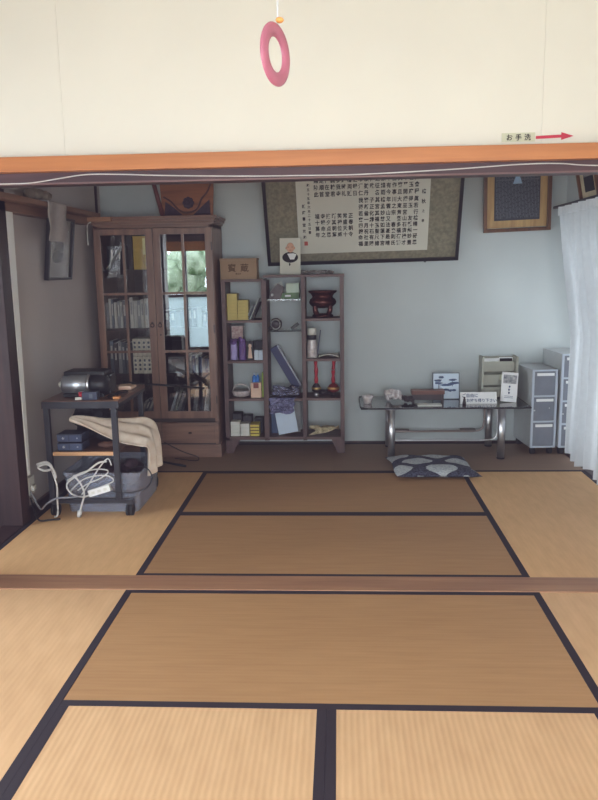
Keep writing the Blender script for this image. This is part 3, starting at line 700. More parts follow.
# on top
t2 = thing('wooden_box', (-.703, 2.62, 1.336), 'light wooden box with two large characters on the shelf unit', 'box')
MB().box(-.836, -.562, 2.545, 2.70, 1.3365, 1.475, ch=.002).build('box_body', 'carton', t2)
MB().box(-.840, -.558, 2.541, 2.704, 1.475, 1.492, ch=.002).build('lid', 'carton', t2)
MB().text('寶 蔵', .062, wallX(-.700, 2.5442, 1.398), space=1.25).text('善光寺', .014, wallX(-.700, 2.5442, 1.372)).build('lettering', 'ink_brown', t2)
t2 = thing('portrait_print', (-.313, 2.63, 1.364), 'small portrait print of a bald person in a black robe, on the shelf unit', 'picture')
X = boxT((-.313, 2.600, 1.3655), (1, 0, 0), (0, .10, .995), (0, -.995, .10))
b = MB().box(-.078, .078, 0, .272, -.004, 0, X=X); b.build('card', 'paper', t2)
b = MB()
b.ball((.0, .128, 0), .060, .040, .0016, m=1, X=X)
b.poly([(-.022, .155), (.0, .112), (.030, .112), (.048, .150), (.024, .158)], 'z', .0008, .0022, m=2, X=X)
b.ball((.002, .200, .002), .029, .037, .002, m=0, X=X)
b.ball((-.029, .196, .002), .006, .010, .0018, m=0, X=X).ball((.033, .196, .002), .006, .010, .0018, m=0, X=X)
b.box(-.019, -.007, .203, .2055, .0036, .0042, m=1, X=X).box(.010, .022, .203, .2055, .0036, .0042, m=1, X=X).box(-.006, .009, .180, .1825, .0034, .0042, m=3, X=X)
b.ball((-.004, .076, 0), .006, .011, .0014, m=1, X=X)
b.build('printed_portrait', ['skin', 'ink', 'white', 'darkred'], t2)
b = MB()
for i in range(26): b.ball((-.24+i*.0095, 2.62+random.uniform(-.03, .05), 1.375+random.uniform(0, .010)), random.uniform(.012, .022), .02, .011, n=10, rough=.3)
single('dried_flowers', b, mat('grey_dried_plant', (140, 134, 132), .95, var=.3, scale=60), 'grey dried flowers lying on top of the shelf unit', 'dried flowers')
# middle column
t2 = thing('desk_clock', (-.44, 2.62, 1.182), 'grey metallic ornament leaning on the top glass shelf', 'ornament')
MB().poly([(-.480, 1.1825), (-.395, 1.1825), (-.360, 1.27), (-.41, 1.30), (-.47, 1.235)], 'y', 2.59, 2.62).build('wedge', mat('grey_brown_metal', (84, 76, 78), .5, .2, var=.3, scale=30), t2)
MB().ball((-.452, 2.586, 1.215), .012, .007, .012).build('knob', 'chrome', t2)
single('white_card', MB().box(-.41, -.345, 2.745, 2.75, 1.1825, 1.31, X=rot((-.38, 2.65, 1.19), 'Y', -22)), 'offwhite', 'pale card leaning behind the grey ornament on the top glass shelf', 'card')
single('green_box', MB().box(-.430, -.252, 2.635, 2.735, 1.1825, 1.228, ch=.003).box(-.36, -.315, 2.6344, 2.6352, 1.198, 1.212, m=1), ['green', 'white'], 'long green box lying on the top glass shelf', 'box')
single('white_box', MB().box(-.350, -.250, 2.64, 2.73, 1.2286, 1.300, ch=.003, X=rot((-.3, 2.6, 1.2286), 'Y', 0)), mat('mint_white_card', (206, 222, 206), .6, var=.04), 'mint white box lying on the green box', 'box')
t2 = thing('stone_ornament', (-.445, 2.62, .945), 'dark round openwork ornament on the second glass shelf', 'ornament')
MB().ball((-.432, 2.62, .992), .045, .03, .046, rough=.08).ball((-.468, 2.60, .965), .02, .02, .018, rough=.1).build('carved_ball', 'darkstone', t2)
MB().tube([(-.432+.036*math.cos(a), 2.590, .992+.036*math.sin(a)) for a in [2*PI*i/10 for i in range(10)]], .006, n=6, k=3, closed=True).build('ring_rim', BK['grey'], t2)
single('remote_control', MB().box(-.035, .035, -.02, .02, 0, .022, ch=.004, X=Matrix.Translation((-.280, 2.62, .967)) @ Matrix.Rotation(math.radians(-35), 4, 'Y')), 'black', 'small black gadget at the right end of the second glass shelf', 'gadget')
t2 = thing('long_box', (-.35, 2.6, .55), 'long navy box with pale side leaning diagonally in the middle column', 'box')
A = Vector((-.452, 0, .815)); B_ = Vector((-.272, 0, .50)); dl = (B_-A).length; an = math.atan2(-(B_-A).z, (B_-A).x)
X = Matrix.Translation((A.x, 2.63, A.z)) @ Matrix.Rotation(an, 4, 'Y')
MB().box(0, dl, 0, .075, -.036, .022, X=X, ch=.002).build('navy_side', 'navy', t2)
MB().box(.0, dl, .002, .073, .0225, .034, X=X, ch=.001).build('pale_side', mat('silver_grey_card', (158, 164, 180), .4, var=.08), t2)
b = MB()
for i in range(60):
    b.ball((random.uniform(-.448, -.275), random.uniform(2.552, 2.588), .4325+.022+abs(random.gauss(0, .026))), random.uniform(.018, .034), random.uniform(.014, .024), random.uniform(.010, .020), n=9, rough=.45)
b2 = MB()
zmn = .4306
for v in b.v: v.z = max(v.z, zmn); v.x = min(max(v.x, -.488), -.236)
single('plastic_wrap', b, 'wrap', 'heap of crumpled clear plastic film on the middle shelf', 'plastic film')
b = MB()
def pb(u, v):
    x = -.485+u*(.20-.02*v)+.006*math.sin(v*17)
    r_ = .006*math.sin(v*34+u*2.5)+.003*math.sin(u*37+v*9)
    if v < .2: return (x, 2.550-(v/.2)*.038, .4335+abs(r_)*.3)
    return (x, 2.508-abs(r_)*1.6, .4325-(v-.2)/.8*.115+.006*math.sin(u*9+v*4))
b.grid(pb, 40, 48)
single('plastic_bags', b, mat('shiny_violet_film', (52, 50, 84), .18, var=.6, scale=26, spec=.9, rgb2=(132, 134, 176)), 'shiny violet folded plastic draped over the middle shelf edge', 'plastic bag', solid=.002)
X = Matrix.Translation((-.425, 2.585, .1285)) @ Matrix.Rotation(math.radians(-12), 4, 'X') @ Matrix.Rotation(math.radians(-10), 4, 'Y')
b = MB().box(0, .155, 0, .012, .0, .215, X=X)
dz = .1287-min(v.z for v in b.v)
for v in b.v: v.z += dz
single('photo_album', b, mat('blue_white_album', (196, 212, 232), .5, var=.06, scale=8), 'pale blue album leaning at the bottom of the middle column', 'album')
single('blue_folder', MB().box(-.488, -.435, 2.655, 2.69, .1285, .318, ch=.002), mat('slate_blue_folder', (64, 84, 122), .5, var=.1), 'slate blue folder standing behind the pale album', 'folder')
single('grey_folder', MB().box(-.43, -.26, 2.70, 2.715, .1285, .375), BK['grey'], 'dull grey folder at the back of the bottom middle compartment', 'folder')
# right column
t2 = thing('incense_burner', (-.073, 2.655, 1.037), 'red bronze incense burner on the top right shelf', 'incense burner')
c = (-.073, 2.655, 1.0375)
MB().lathe([(.062, 0), (.080, .004), (.080, .018), (.066, .026), (.058, .030), (.0, .030)], c).build('base', 'bronze', t2)
for a_ in (.7, 2.44, 3.84, 5.58):
    MB().tube([(c[0]+.060*math.cos(a_), c[1]+.05*math.sin(a_), c[2]+.028), (c[0]+.072*math.cos(a_), c[1]+.065*math.sin(a_), c[2]+.05), (c[0]+.074*math.cos(a_), c[1]+.062*math.sin(a_), c[2]+.08), (c[0]+.07*math.cos(a_), c[1]+.06*math.sin(a_), c[2]+.10)], .019).build('foot', 'bronze', t2)
MB().lathe([(.03, .070), (.080, .082), (.100, .102), (.104, .118), (.096, .138), (.080, .150), (.078, .160), (.090, .180), (.108, .192), (.108, .204), (.096, .204), (.07, .18), (.0, .17)], c, sy=.88).build('bowl', 'bronze', t2)
t2 = thing('glass_jar', (-.165, 2.6, .732), 'pale cloth-topped bottle at the left of the second right shelf', 'bottle')
MB().lathe([(.038, 0), (.042, .01), (.040, .09), (.034, .13), (.034, .14)], (-.158, 2.61, .7325)).build('bottle_body', 'crystal', t2)
MB().lathe([(.0345, 0), (.036, .03), (.032, .034)], (-.158, 2.61, .8727)).build('band', BK['dark'], t2)
MB().lathe([(.035, 0), (.036, .045), (.028, .055), (.0, .055)], (-.158, 2.61, .9070)).build('cap', 'offwhite', t2)
b = MB(); b.grid(lambda u, v: (-.105+u*.155, 2.555+v*.14, .742+.018*math.sin(u*3)*(1-v)+.012*u*v+.004*math.sin(v*9+u*5)), 14, 10)
single('loose_papers', b, 'offwhite', 'curled white papers lying on the second right shelf', 'paper', solid=.006)
single('grey_board', MB().box(0, .008, 0, .12, 0, .20, X=Matrix.Translation((-.125, 2.64, .7335)) @ Matrix.Rotation(math.radians(8), 4, 'Y')), 'greymark', 'thin grey board leaning beside the cloth-topped bottle', 'board')
for (cx, nm, lab, r) in ((-.128, 'A', 'red hand bell with a dark round body, left one on the third right shelf', .034), (.004, 'B', 'red hand bell with a broad red body, right one on the third right shelf', .044)):
    t2 = thing('hand_bell', (cx, 2.61, .43), lab, 'bell')
    c = (cx, 2.61, .4305)
    MB().lathe([(.020, 0), (.022, .018), (.016, .03)], c).build('base', 'chrome' if nm == 'A' else 'darkstone', t2)
    MB().lathe([(.016, .031), (r, .045), (r*1.05, .065), (r*.75, .088), (.014, .10), (.010, .105)], c).build('bell_body', 'darkstone' if nm == 'A' else 'darkred', t2)
    MB().lathe([(r*1.06, .058), (r*1.08, .062), (r*1.08, .069), (r*1.06, .073)], c).build('band', 'gold', t2)
    MB().tube([(cx, 2.61, .53), (cx-.001, 2.61, .58), (cx, 2.61, .64), (cx+(-.004 if nm == 'A' else .006), 2.61, .705)], lambda q: .0115+.004*math.sin(q*PI*2.5)**2).build('handle', 'redlac', t2)
b = MB()
for i in range(5): b.ball((-.06+random.uniform(-.03, .03), 2.70, .4305+.02), .03, .03, .02, n=10, rough=.2)
single('dark_cloth', b, 'darkstone', 'small dark crumpled cloth behind the two red hand bells', 'cloth')
b = MB()
for i in range(26):
    x = -.165+random.uniform(0, .15); z = .1285+.03+random.uniform(0, .035)
    b.ball((x, 2.575+random.uniform(-.02, .05), z), random.uniform(.018, .035), .02, random.uniform(.008, .018), n=9, rough=.3)
for i in range(10):
    b.tube([(-.19+i*.006, 2.56, .135+.003*i), (-.10, 2.56+.006*i, .15), (-.03, 2.57+.005*i, .165+.002*i), (.045, 2.575+.004*i, .205-.004*i)], .0045, n=5, k=4)
single('straw_sandals', b, 'straw', 'bundle of woven straw on the bottom right shelf', 'straw bundle')

# ------------------------------------------------------------------ pictures on the back wall
tl, ro = .45, .0142
O = Vector((.236, 2.83, 1.449))
ex = Vector((math.cos(ro), 0, math.sin(ro))); up0 = Vector((-math.sin(ro), 0, math.cos(ro)))
up = up0*math.cos(tl)+Vector((0, -1, 0))*math.sin(tl)
ROWS = ['阿喜下文器中家之何以為之檜経参臨任定無', '會玉平齋作有總征武獄汗録両時我輪在順院', '程府開且事今語各　丹仁日延礼寺君堂首此',
        '眞得揚大川年檜其子猪我', '若玉巫東之雲孟宮正新張', '行　宮意宗山妙其化倫若', '檜友山飛　又慈福縁一來',
        '晴顧石多春法如玉十月四', '一州済福来基蓮聖石祝譲', '研妙操宿則是下尺有社命', '恩豊才稽氏晴宮諸陽里福']
LOW = ['正常笑断技寺福', '春盛禄其夕録十', '朝天位朝点命萬', '令十威篤恩之年']
pw0, pw1, ph0, ph1 = -.4875, .4951, .0917, .79
def px2a(c): return -.010+(c-361)*.00748      # column position on the sheet
def py2b(r): return .386-(r-215)*.00793      # row position on the sheet
def inner_scroll(t, X):
    MB().box(-.722, .722, .012, .868, .004, .008, X=X).build('brocade_mount', 'silk', t)
    MB().box(pw0, pw1, ph0, ph1, .008, .011, X=X).build('paper', 'paper', t)
    b = MB(); up_ = 1
    rows_y = [180, 186.5, 193, 200, 206.5, 213, 219, 225, 231, 237, 243.5]
    s = .0405
    def glyph(ch, px, y, k=1.0):
        if ch in ' 　': return
        T = X @ Matrix.Translation((px2a(px)+random.uniform(-.001, .001), py2b(y)-s*k*.38, .0125)) @ Matrix.Rotation(random.uniform(-.05, .05), 4, 'Z') @ Matrix.Diagonal((.86, 1.02, 1, 1))
        b.text(ch, s*k, T)
    for r, row in enumerate(ROWS):
        for c_, ch in enumerate(row): glyph(ch, 415.3-c_*5.46, rows_y[r])
    for r, row in enumerate(LOW):
        for c_, ch in enumerate(row): glyph(ch, 350.6-c_*5.55, 214.5+6.2*r)
    for i, ch in enumerate('檜秋之春'): glyph(ch, 422.6, 193.5+9.5*i, .9 if i < 2 else .6)
    for i, ch in enumerate('和五十五年六月二十五日書'): glyph(ch, 309.2, 184+4.2*i, .62)
    for i, ch in enumerate('延府書堂昭和'): glyph(ch, 303.8, 204+6.2*i, .72)
    # one row above, hidden from the photo's view point by the lintel
    b.build('calligraphy', 'ink', t)
    MB().box(px2a(303), px2a(306.6), py2b(243.5), py2b(239.5), .0112, .0125, X=X).build('red_seal', 'red_ink', t)
t = frame_on('calligraphy_frame', O, ex, up, 1.472, .88, .026, 'blackframe', inner_scroll, 'large black-framed calligraphy with brocade mount on the back wall', dep=.022)
MB().cyl((.72, 2.832, 1.440), (.72, 2.832, 1.46), .007).cyl((.0, 2.866, 2.16), (.0, 2.47, 2.18), .006).build('support_pin', 'blackframe', t)
# gold framed dark rubbing
def inner_gold(t, X):
    MB().box(-.225, .225, .03, .66, .004, .010, X=X).build('gold_mount', 'goldframe', t)
    MB().box(-.170, .170, .085, .62, .010, .016, X=X).build('dark_sheet', 'darkprint', t)
    b = MB()
    for i in range(30):
        x = -.156+i*.0108
        y = .60
        while y > .11:
            l = random.uniform(.012, .05); b.box(x-.0016, x+.0016, max(.1, y-l), y, .0162, .0172, X=X); y -= l+.007
    b.box(-.160, .160, .38, .384, .0165, .0175, X=X)
    b.build('printed_lines', 'printlines', t)
    MB().poly([(-.035, .352), (.035, .352), (.018, .40), (.014, .47), (-.014, .47), (-.016, .40)], 'z', .0175, .019, X=X).build('paper_tag', mat('pale_blue_tag', (150, 176, 206), .5), t)
tl = .08
frame_on('gold_picture_frame', (1.413, 2.845, 1.662), (math.cos(.03), 0, math.sin(.03)), (-math.sin(.03), -math.sin(tl), math.cos(tl)), .505, .70, .026, 'brownframe', inner_gold,
         'gold and brown framed dark printed sheet on the back wall, near the right corner', dep=.035)
def inner_r(t, X):
    MB().box(-.17, .17, .025, .42, .004, .010, X=X).build('cream_mount', mat('cream_mount', (196, 180, 150), .7), t)
    MB().box(-.085, .10, .17, .42, .010, .014, X=X).build('scroll_picture', mat('grey_ink_landscape', (120, 116, 114), .8, var=.5, scale=20), t)
    MB().box(-.085, .10, .07, .17, .010, .0145, X=X).build('dark_panel', 'ink', t)
tl = .20
frame_on('brown_picture_frame', (1.775, 2.20, 1.826), (0, -1, 0), (-math.sin(tl), 0, math.cos(tl)), .38, .46, .022, 'brownframe', inner_r,
         'brown framed picture on the right wall above the curtain', dep=.03)

# ------------------------------------------------------------------ curtain
t = thing('curtain', (1.66, 1.2, .03), 'white translucent pleated curtain drawn along the right side of the far room', 'curtain')
CY0, CY1 = 2.42, .26
def cur(u, v):
    s = u; z = 1.792-v*(1.792-.035)
    ph = s*2*PI*15+.6*math.sin(s*13)
    w = math.sin(ph)+.30*math.sin(ph*2.3+1+v*1.5)
    amp = .016+.034*min(1, v*3)+.012*v
    lo = 1.578+.112*min(1, v/.5)**1.1-.03*max(0, v-.55)
    lo -= max(0, s-.25)*.0
    x = min(lo+amp*(1.2+w), 1.95)
    return (x, CY0-.03-(CY0-CY1)*s+.014*math.cos(ph)*min(1, v*3), z+.014*v*math.sin(s*31)+.006*math.sin(ph)*(v < .02))
MB().grid(cur, 620, 40).build('fabric', 'curtain', t)
def hd(u, v):
    p = cur(u, .0); return (p[0]-.004+.004*math.sin(u*2*PI*60), p[1], 1.80-v*.055)
MB().grid(hd, 620, 3).build('heading_tape', mat('curtain_heading', (220, 224, 228), .9, var=.03, transl=.3), t)
t = thing('curtain_rail', (1.66, 1.2, 1.8), 'dark curtain rail at the top of the white curtain', 'curtain rail')
MB().box(1.618, 1.646, .22, 2.60, 1.806, 1.824, ch=.003).build('rail', 'blackmetal', t)
for y in (.5, 1.6, 2.585): MB().box(1.646, 1.79, y-.012, y+.012, 1.812, 1.822).build('bracket', 'blackmetal', t)

# ------------------------------------------------------------------ cart
t = thing('wheeled_cart', (-1.42, 1.33, 0), 'black steel cart on casters with wooden shelves at the left wall', 'cart')
TY0, TY1 = 1.03, 1.645
PX = (-1.640, -1.245)
MB().box(-1.662, -1.218, TY0+.008, TY1, .664, .684, ch=.003).build('top_board', 'carttop', t)
MB().box(-1.664, -1.214, TY0-.004, TY0+.008, .640, .680, ch=.003).box(-1.664, -1.646, TY0+.008, TY1, .640, .664).box(-1.232, -1.214, TY0+.008, TY1, .644, .664).build('top_frame', 'blackmetal', t)
for x in PX:
    for y in (TY0+.012, TY1-.02): MB().box(x-.016, x+.016, y-.015, y+.015, .098, .664, ch=.003).build('post', 'blackmetal', t)
MB().box(-1.620, -1.262, TY0+.02, TY1-.06, .362, .382).build('middle_shelf', 'carttop', t)
MB().box(-1.620, -1.262, TY0+.004, TY0+.02, .360, .383, ch=.003).build('shelf_edge', 'cartedge', t)
MB().box(-1.662, -1.160, TY0-.006, TY0+.028, .074, .098, ch=.003).box(-1.662, -1.160, TY1-.035, TY1-.005, .074, .098, ch=.003).box(-1.656, -1.626, TY0+.028, TY1-.035, .074, .098).build('base_frame', 'blackmetal', t)
for x in (-1.627, -1.182):
    for y in (TY0+.012, TY1-.02):
        w = MB().cyl((x-.020, y-.004, .034), (x-.003, y-.004, .034), .034, n=24).cyl((x+.003, y-.004, .034), (x+.020, y-.004, .034), .034, n=24).cyl((x-.020, y-.004, .034), (x+.020, y-.004, .034), .009).build('caster', 'rubber', t)
        MB().box(x-.018, x+.018, y-.016, y+.016, .066, .0737, ch=.003).build('caster_mount', 'blackmetal', w)
# machine on the cart
t = thing('projector', (-1.46, 1.25, .684), 'silver and black rounded machine on top of the cart', 'machine')
X = Matrix.Translation((-1.60, 1.22, .752)) @ Matrix.Rotation(PI/2, 4, 'Y')
MB().lathe([(.02, 0), (.050, .004), (.058, .02), (.062, .06), (.062, .155)], X=X).build('silver_body', 'silver', t)
MB().lathe([(.0625, .155), (.067, .158), (.067, .172), (.0625, .175)], X=X).build('chrome_ring', 'chrome', t)
MB().lathe([(.061, .175), (.064, .20), (.060, .262), (.045, .275), (.0, .277)], X=X).build('black_body', 'black', t)
MB().lathe([(.014, -.022), (.018, -.018), (.018, .0)], X=X).build('end_knob', 'offwhite', t)
MB().box(-1.585, -1.34, 1.20, 1.36, .800, .832, ch=.012).box(-1.59, -1.33, 1.28, 1.40, .6845, .80, ch=.01).box(-1.58, -1.34, 1.16, 1.28, .6845, .705, ch=.004).build('black_housing', 'black', t)
t = thing('adapter_box', (-1.385, 1.10, .684), 'small slate blue box at the front edge of the cart top', 'box')
MB().box(-1.432, -1.345, 1.055, 1.115, .6845, .732, ch=.004).build('case', 'device', t)
MB().box(-1.39, -1.37, 1.0538, 1.0548, .695, .72).build('front_panel', BK['slate'], t)
single('red_cap', MB().cyl((-1.452, 1.10, .6845), (-1.452, 1.10, .726), .014), 'redlac', 'small red cap beside the slate blue box on the cart', 'cap')
single('white_plug', MB().box(-1.478, -1.440, 1.065, 1.082, .6845, .700, ch=.004), 'offwhite', 'small white plug lying at the front of the cart top', 'plug')
single('paper_stack', MB().box(-1.325, -1.245, 1.42, 1.54, .6845, .700, ch=.002).box(-1.33, -1.26, 1.40, 1.52, .7005, .708, X=rot((-1.3, 1.46, .7), 'Z', 12)), 'copper', 'pale papers at the back of the cart top', 'paper')
single('orange_tag', MB().box(-1.262, -1.225, 1.09, 1.13, .6845, .697, ch=.003), mat('orange_label', (206, 140, 88), .6), 'small orange tag at the right edge of the cart top', 'tag')
single('black_lead_coil', MB().tube([(-1.30, 1.12, .689), (-1.27, 1.2, .689), (-1.30, 1.3, .689), (-1.26, 1.36, .69), (-1.24, 1.3, .69), (-1.28, 1.22, .695), (-1.31, 1.2, .69), (-1.315, 1.15, .689)], .004), 'blackcable', 'black cord coiled on the right half of the cart top', 'cord')
for i in range(2):
    z = .3835+i*.052
    t = thing('router', (-1.525, 1.1, z), ['slate blue device on the middle cart shelf, lower of the stacked two', 'slate blue device on the middle cart shelf, upper of the stacked two'][i], 'device')
    MB().box(-1.600, -1.452, 1.060, 1.20, z, z+.046, ch=.004).build('case', 'device', t)
    MB().box(-1.595, -1.532, 1.0585, 1.0598, z+.006, z+.040).box(-1.524, -1.458, 1.0585, 1.0598, z+.006, z+.040).build('front_panel', mat('lit_blue_panel', (70, 80, 106), .3), t)
    MB().cyl((-1.560, 1.0583, z+.024), (-1.560, 1.052, z+.024), .007).cyl((-1.478, 1.0583, z+.024), (-1.478, 1.054, z+.024), .0045).build('knob', 'chrome', t)
b = MB()
for i in range(60):
    u = random.random(); b.ball((-1.565+u*.12, 1.34+random.random()*.20, .3835+.035+random.random()*.17), .05, .05, .035, n=10, rough=.15)
for i in range(20):
    u = random.random(); b.ball((-1.42+u*.10, 1.26+random.random()*.2, .3835+.035+random.random()*.02), .05, .05, .034, n=10, rough=.15)
single('black_bag', b, mat('black_nylon', (28, 27, 33), .8, var=.2), 'soft black bag on the middle shelf of the cart', 'bag')
single('brown_pouch', MB().ball((-1.33, 1.14, .4035), .055, .035, .02, rough=.05), mat('brown_leather', (92, 62, 52), .6), 'flat brown pouch on the middle shelf beside the routers', 'pouch')
# cloth
path = spline([(-1.535, 0, .562), (-1.44, 0, .552), (-1.34, 0, .527), (-1.25, 0, .505), (-1.18, 0, .49), (-1.115, 0, .455), (-1.088, 0, .39), (-1.082, 0, .30), (-1.082, 0, .21)], 6)
def cl(u, v):
    k = u*(len(path)-1); i = min(int(k), len(path)-2); p = path[i].lerp(path[i+1], k-i)
    y0 = 1.10+.02*math.sin(u*4); wd = .07+.26*min(1, u*2.0)
    y = y0+wd*v + (.05*u)
    hang = max(0, (u-.6)/.4); sag = (1-v)*(.10*math.sin(min(1, u*1.25)*PI))
    x = p.x+.016*math.sin(v*15+u*3)*(.3+hang)
    z = p.z-sag*(1-hang)+.012*math.sin(v*17+u*6)*(1-hang)+.03*(v-.5)*hang*math.sin(v*9)
    if x > -1.285 and x < -1.20: pass
    return (x, max(y, 1.068), z)
t = single('beige_cloth', MB().grid(cl, 60, 34), 'cloth', 'crumpled beige cloth draped from the middle of the cart over its right side', 'cloth', solid=.005)
# bin
t = thing('storage_bin', (-1.35, 1.33, 0), 'clouded translucent plastic bin standing under the cart', 'storage bin')
bx0, bx1, by0, by1, bz = -1.585, -1.135, 1.085, 1.575, .245
b = MB()
def ring(z, e): return [(bx0-e+.02, by0-e), (bx1+e-.02, by0-e), (bx1+e, by0-e+.02), (bx1+e, by1+e-.02), (bx1+e-.02, by1+e), (bx0-e+.02, by1+e), (bx0-e, by1+e-.02), (bx0-e, by0-e+.02)]
lv = [(0.001, -.015), (.08, -.010), (bz-.02, 0.0), (bz-.02, .008), (bz, .008)]
vs = []; n = 8
for z, e in lv: vs += [(x, y, z) for x, y in ring(z, e)]
fs = [(j*n+i, j*n+(i+1) % n, (j+1)*n+(i+1) % n, (j+1)*n+i) for j in range(len(lv)-1) for i in range(n)]+[list(range(n))[::-1]]
b.add(vs, fs); b.build('bin_body', 'bin', t, solid=.003)
b = MB()
for i in range(26): b.ball((random.uniform(-1.46, -1.19), random.uniform(1.17, 1.48), .055+random.random()*.20), .045, .045, .035, n=9, rough=.25)
single('bin_contents', b, mat('maroon_black_bundle', (60, 44, 52), .8, var=.5, scale=30), 'dark maroon and black bundle filling the plastic bin', 'bundle')
# cables
t = thing('power_strip', (-1.36, 1.055, .10), 'white power strip lying tilted against the front of the bin', 'power strip')
X = Matrix.Translation((-1.415, 1.040, .112)) @ Matrix.Rotation(math.radians(-17), 4, 'Y')
MB().box(0, .135, -.018, .010, 0, .040, X=X, ch=.004).build('strip_body', 'white', t)
b = MB()
for i in range(3): b.box(.02+i*.038, .04+i*.038, -.0186, -.0180, .012, .028, X=X)
b.build('socket', 'offwhite', t)
MB().tube([(-1.415, 1.03, .125), (-1.46, 1.025, .115), (-1.52, 1.022, .135), (-1.545, 1.02, .19), (-1.49, 1.018, .24), (-1.42, 1.018, .27), (-1.35, 1.018, .32), (-1.30, 1.02, .33)], .0055).build('cable', 'cable', t)
MB().tube([(-1.50, 1.016, .25), (-1.46, 1.012, .20), (-1.44, 1.008, .14), (-1.455, 1.0, .08), (-1.468, .995, .035)], .0055).cyl((-1.468, .995, .040), (-1.475, .992, .004), .015, .012).build('plug', 'cable', t)
for i, (pts, r) in enumerate((([(-1.56, 1.072, .20), (-1.48, 1.07, .245), (-1.38, 1.068, .27), (-1.31, 1.068, .26), (-1.35, 1.068, .22), (-1.44, 1.069, .18), (-1.50, 1.07, .14)], .0042),
                              ([(-1.54, 1.055, .14), (-1.46, 1.055, .21), (-1.37, 1.055, .235), (-1.30, 1.055, .23), (-1.28, 1.055, .20), (-1.35, 1.055, .17)], .0042),
                              ([(-1.47, 1.044, .12), (-1.42, 1.044, .19), (-1.35, 1.044, .29), (-1.30, 1.044, .34), (-1.28, 1.044, .30)], .0042),
                              ([(-1.62, .99, .31), (-1.605, .985, .26), (-1.59, .985, .19), (-1.595, .99, .12), (-1.60, .99, .02), (-1.62, .985, .006)], .0055))):
    single('white_lead', MB().tube(pts, r), 'cable', ['white cord in a broad loop before the bin', 'white cord in a flat tangled loop before the bin', 'thin white cord rising toward the middle shelf', 'pale cord hanging at the front left post of the cart'][i], 'cord')
single('cord_knot', MB().tube([(-1.70, .99, .32), (-1.64, .985, .335), (-1.61, .98, .30), (-1.66, .985, .285), (-1.69, .98, .31), (-1.63, .975, .325), (-1.60, .985, .28), (-1.59, .985, .24)], .007), 'cable', 'knotted white cords tied at the left post of the cart', 'cord')
single('grey_lead', MB().tube([(-1.782, 1.04, .165), (-1.74, 1.0, .12), (-1.69, .97, .06), (-1.64, .95, .10), (-1.58, .95, .13), (-1.50, .97, .13), (-1.45, 1.0, .13)], .006), 'greycable', 'grey cord from the wall outlet to the cart', 'cord')
single('floor_lead', MB().tube([(-1.78, 1.05, .10), (-1.72, .96, .03), (-1.68, .92, .006), (-1.63, .93, .006), (-1.57, .95, .006)], .005), 'blackcable', 'dark cord on the mat near the left cart wheel', 'cord')
single('black_lead', MB().tube([(-1.275, 1.0, .155), (-1.22, .995, .15), (-1.15, 1.0, .15), (-1.08, 1.04, .165), (-1.055, 1.08, .21), (-1.08, 1.1, .26), (-1.14, 1.11, .275), (-1.19, 1.12, .26)], .0035), 'blackcable', 'thin black cord looping out right of the plastic bin', 'cord')
single('long_stick', MB().cyl((-1.345, 1.60, .706), (-.955, 2.335, .545), .006, .008), 'black', 'thin black stick resting on the cart top and reaching toward the bookcase', 'stick')
b = MB().cyl((-1.40, 2.31, .011), (-1.07, 2.10, .011), .008, .008)
single('floor_stick', b, 'black', 'thin black stick lying on the mat in front of the bookcase', 'stick')
single('floor_wire', MB().tube([(-1.10, 1.62, .30), (-1.03, 1.85, .18), (-.98, 2.1, .08), (-1.02, 2.25, .012), (-1.2, 2.34, .008)], .0035), 'blackcable', 'black cable running from the cart cloth down to the mat', 'cord')

# ------------------------------------------------------------------ glass table
t = thing('glass_table', (.82, 2.52, 0), 'low smoked-glass table with chrome legs at the back wall', 'table')
def rrect(x0, x1, y0, y1, r, n=6):
    out = []
    for cx, cy, a0 in ((x1-r, y1-r, 0), (x0+r, y1-r, 90), (x0+r, y0+r, 180), (x1-r, y0+r, 270)):
        for i in range(n+1):
            a = math.radians(a0+90*i/n); out.append((cx+r*math.cos(a), cy+r*math.sin(a)))
    return out
TZ = .40
MB().poly(rrect(.207, 1.430, 2.262, 2.765, .075), 'z', TZ-.012, TZ).build('glass_top', 'smoke', t, bevel=.003)
b = MB(); rr = rrect(.2055, 1.4315, 2.2605, 2.7665, .076)
b.tube([(x, y, TZ-.006) for x, y in rr], .0058, n=8, k=2, closed=True); b.build('edge_trim', 'blackframe', t)
for x, y in ((.430, 2.300), (1.236, 2.330), (.440, 2.728), (1.222, 2.728)):
    l = MB().lathe([(.0265, .012), (.0265, .375)], (x, y, 0)).build('leg', 'chrome', t)
    MB().lathe([(.024, .0), (.029, .002), (.029, .012)], (x, y, 0)).build('foot', 'black', l)
    MB().lathe([(.030, .376), (.034, .380), (.034, .3875)], (x, y, 0)).build('leg_collar', 'chrome', l)
MB().tube([(.47, 2.735, .12), (.60, 2.735, .12), (.9, 2.735, .12), (1.10, 2.735, .12), (1.165, 2.735, .135), (1.185, 2.735, .18), (1.19, 2.735, .30), (1.19, 2.735, .386)], .008).build('rear_tube', mat('dull_brown_tube', (150, 136, 132), .35, .5, var=.05), t)
MB().tube([(.455, 2.42, .12), (.60, 2.42, .12), (.9, 2.42, .12), (1.14, 2.42, .12), (1.205, 2.42, .135), (1.225, 2.42, .18), (1.228, 2.42, .30), (1.228, 2.42, .386)], .007).build('front_tube', 'chrome', t)
for xa, xb in ((.475, .60), (1.00, 1.12)): MB().box(xa, xb, 2.70, 2.752, .1295, .139, ch=.003).build('rest_pad', mat('grey_brown_pad', (112, 100, 98), .5, var=.1), t)
TT = TZ+.0006
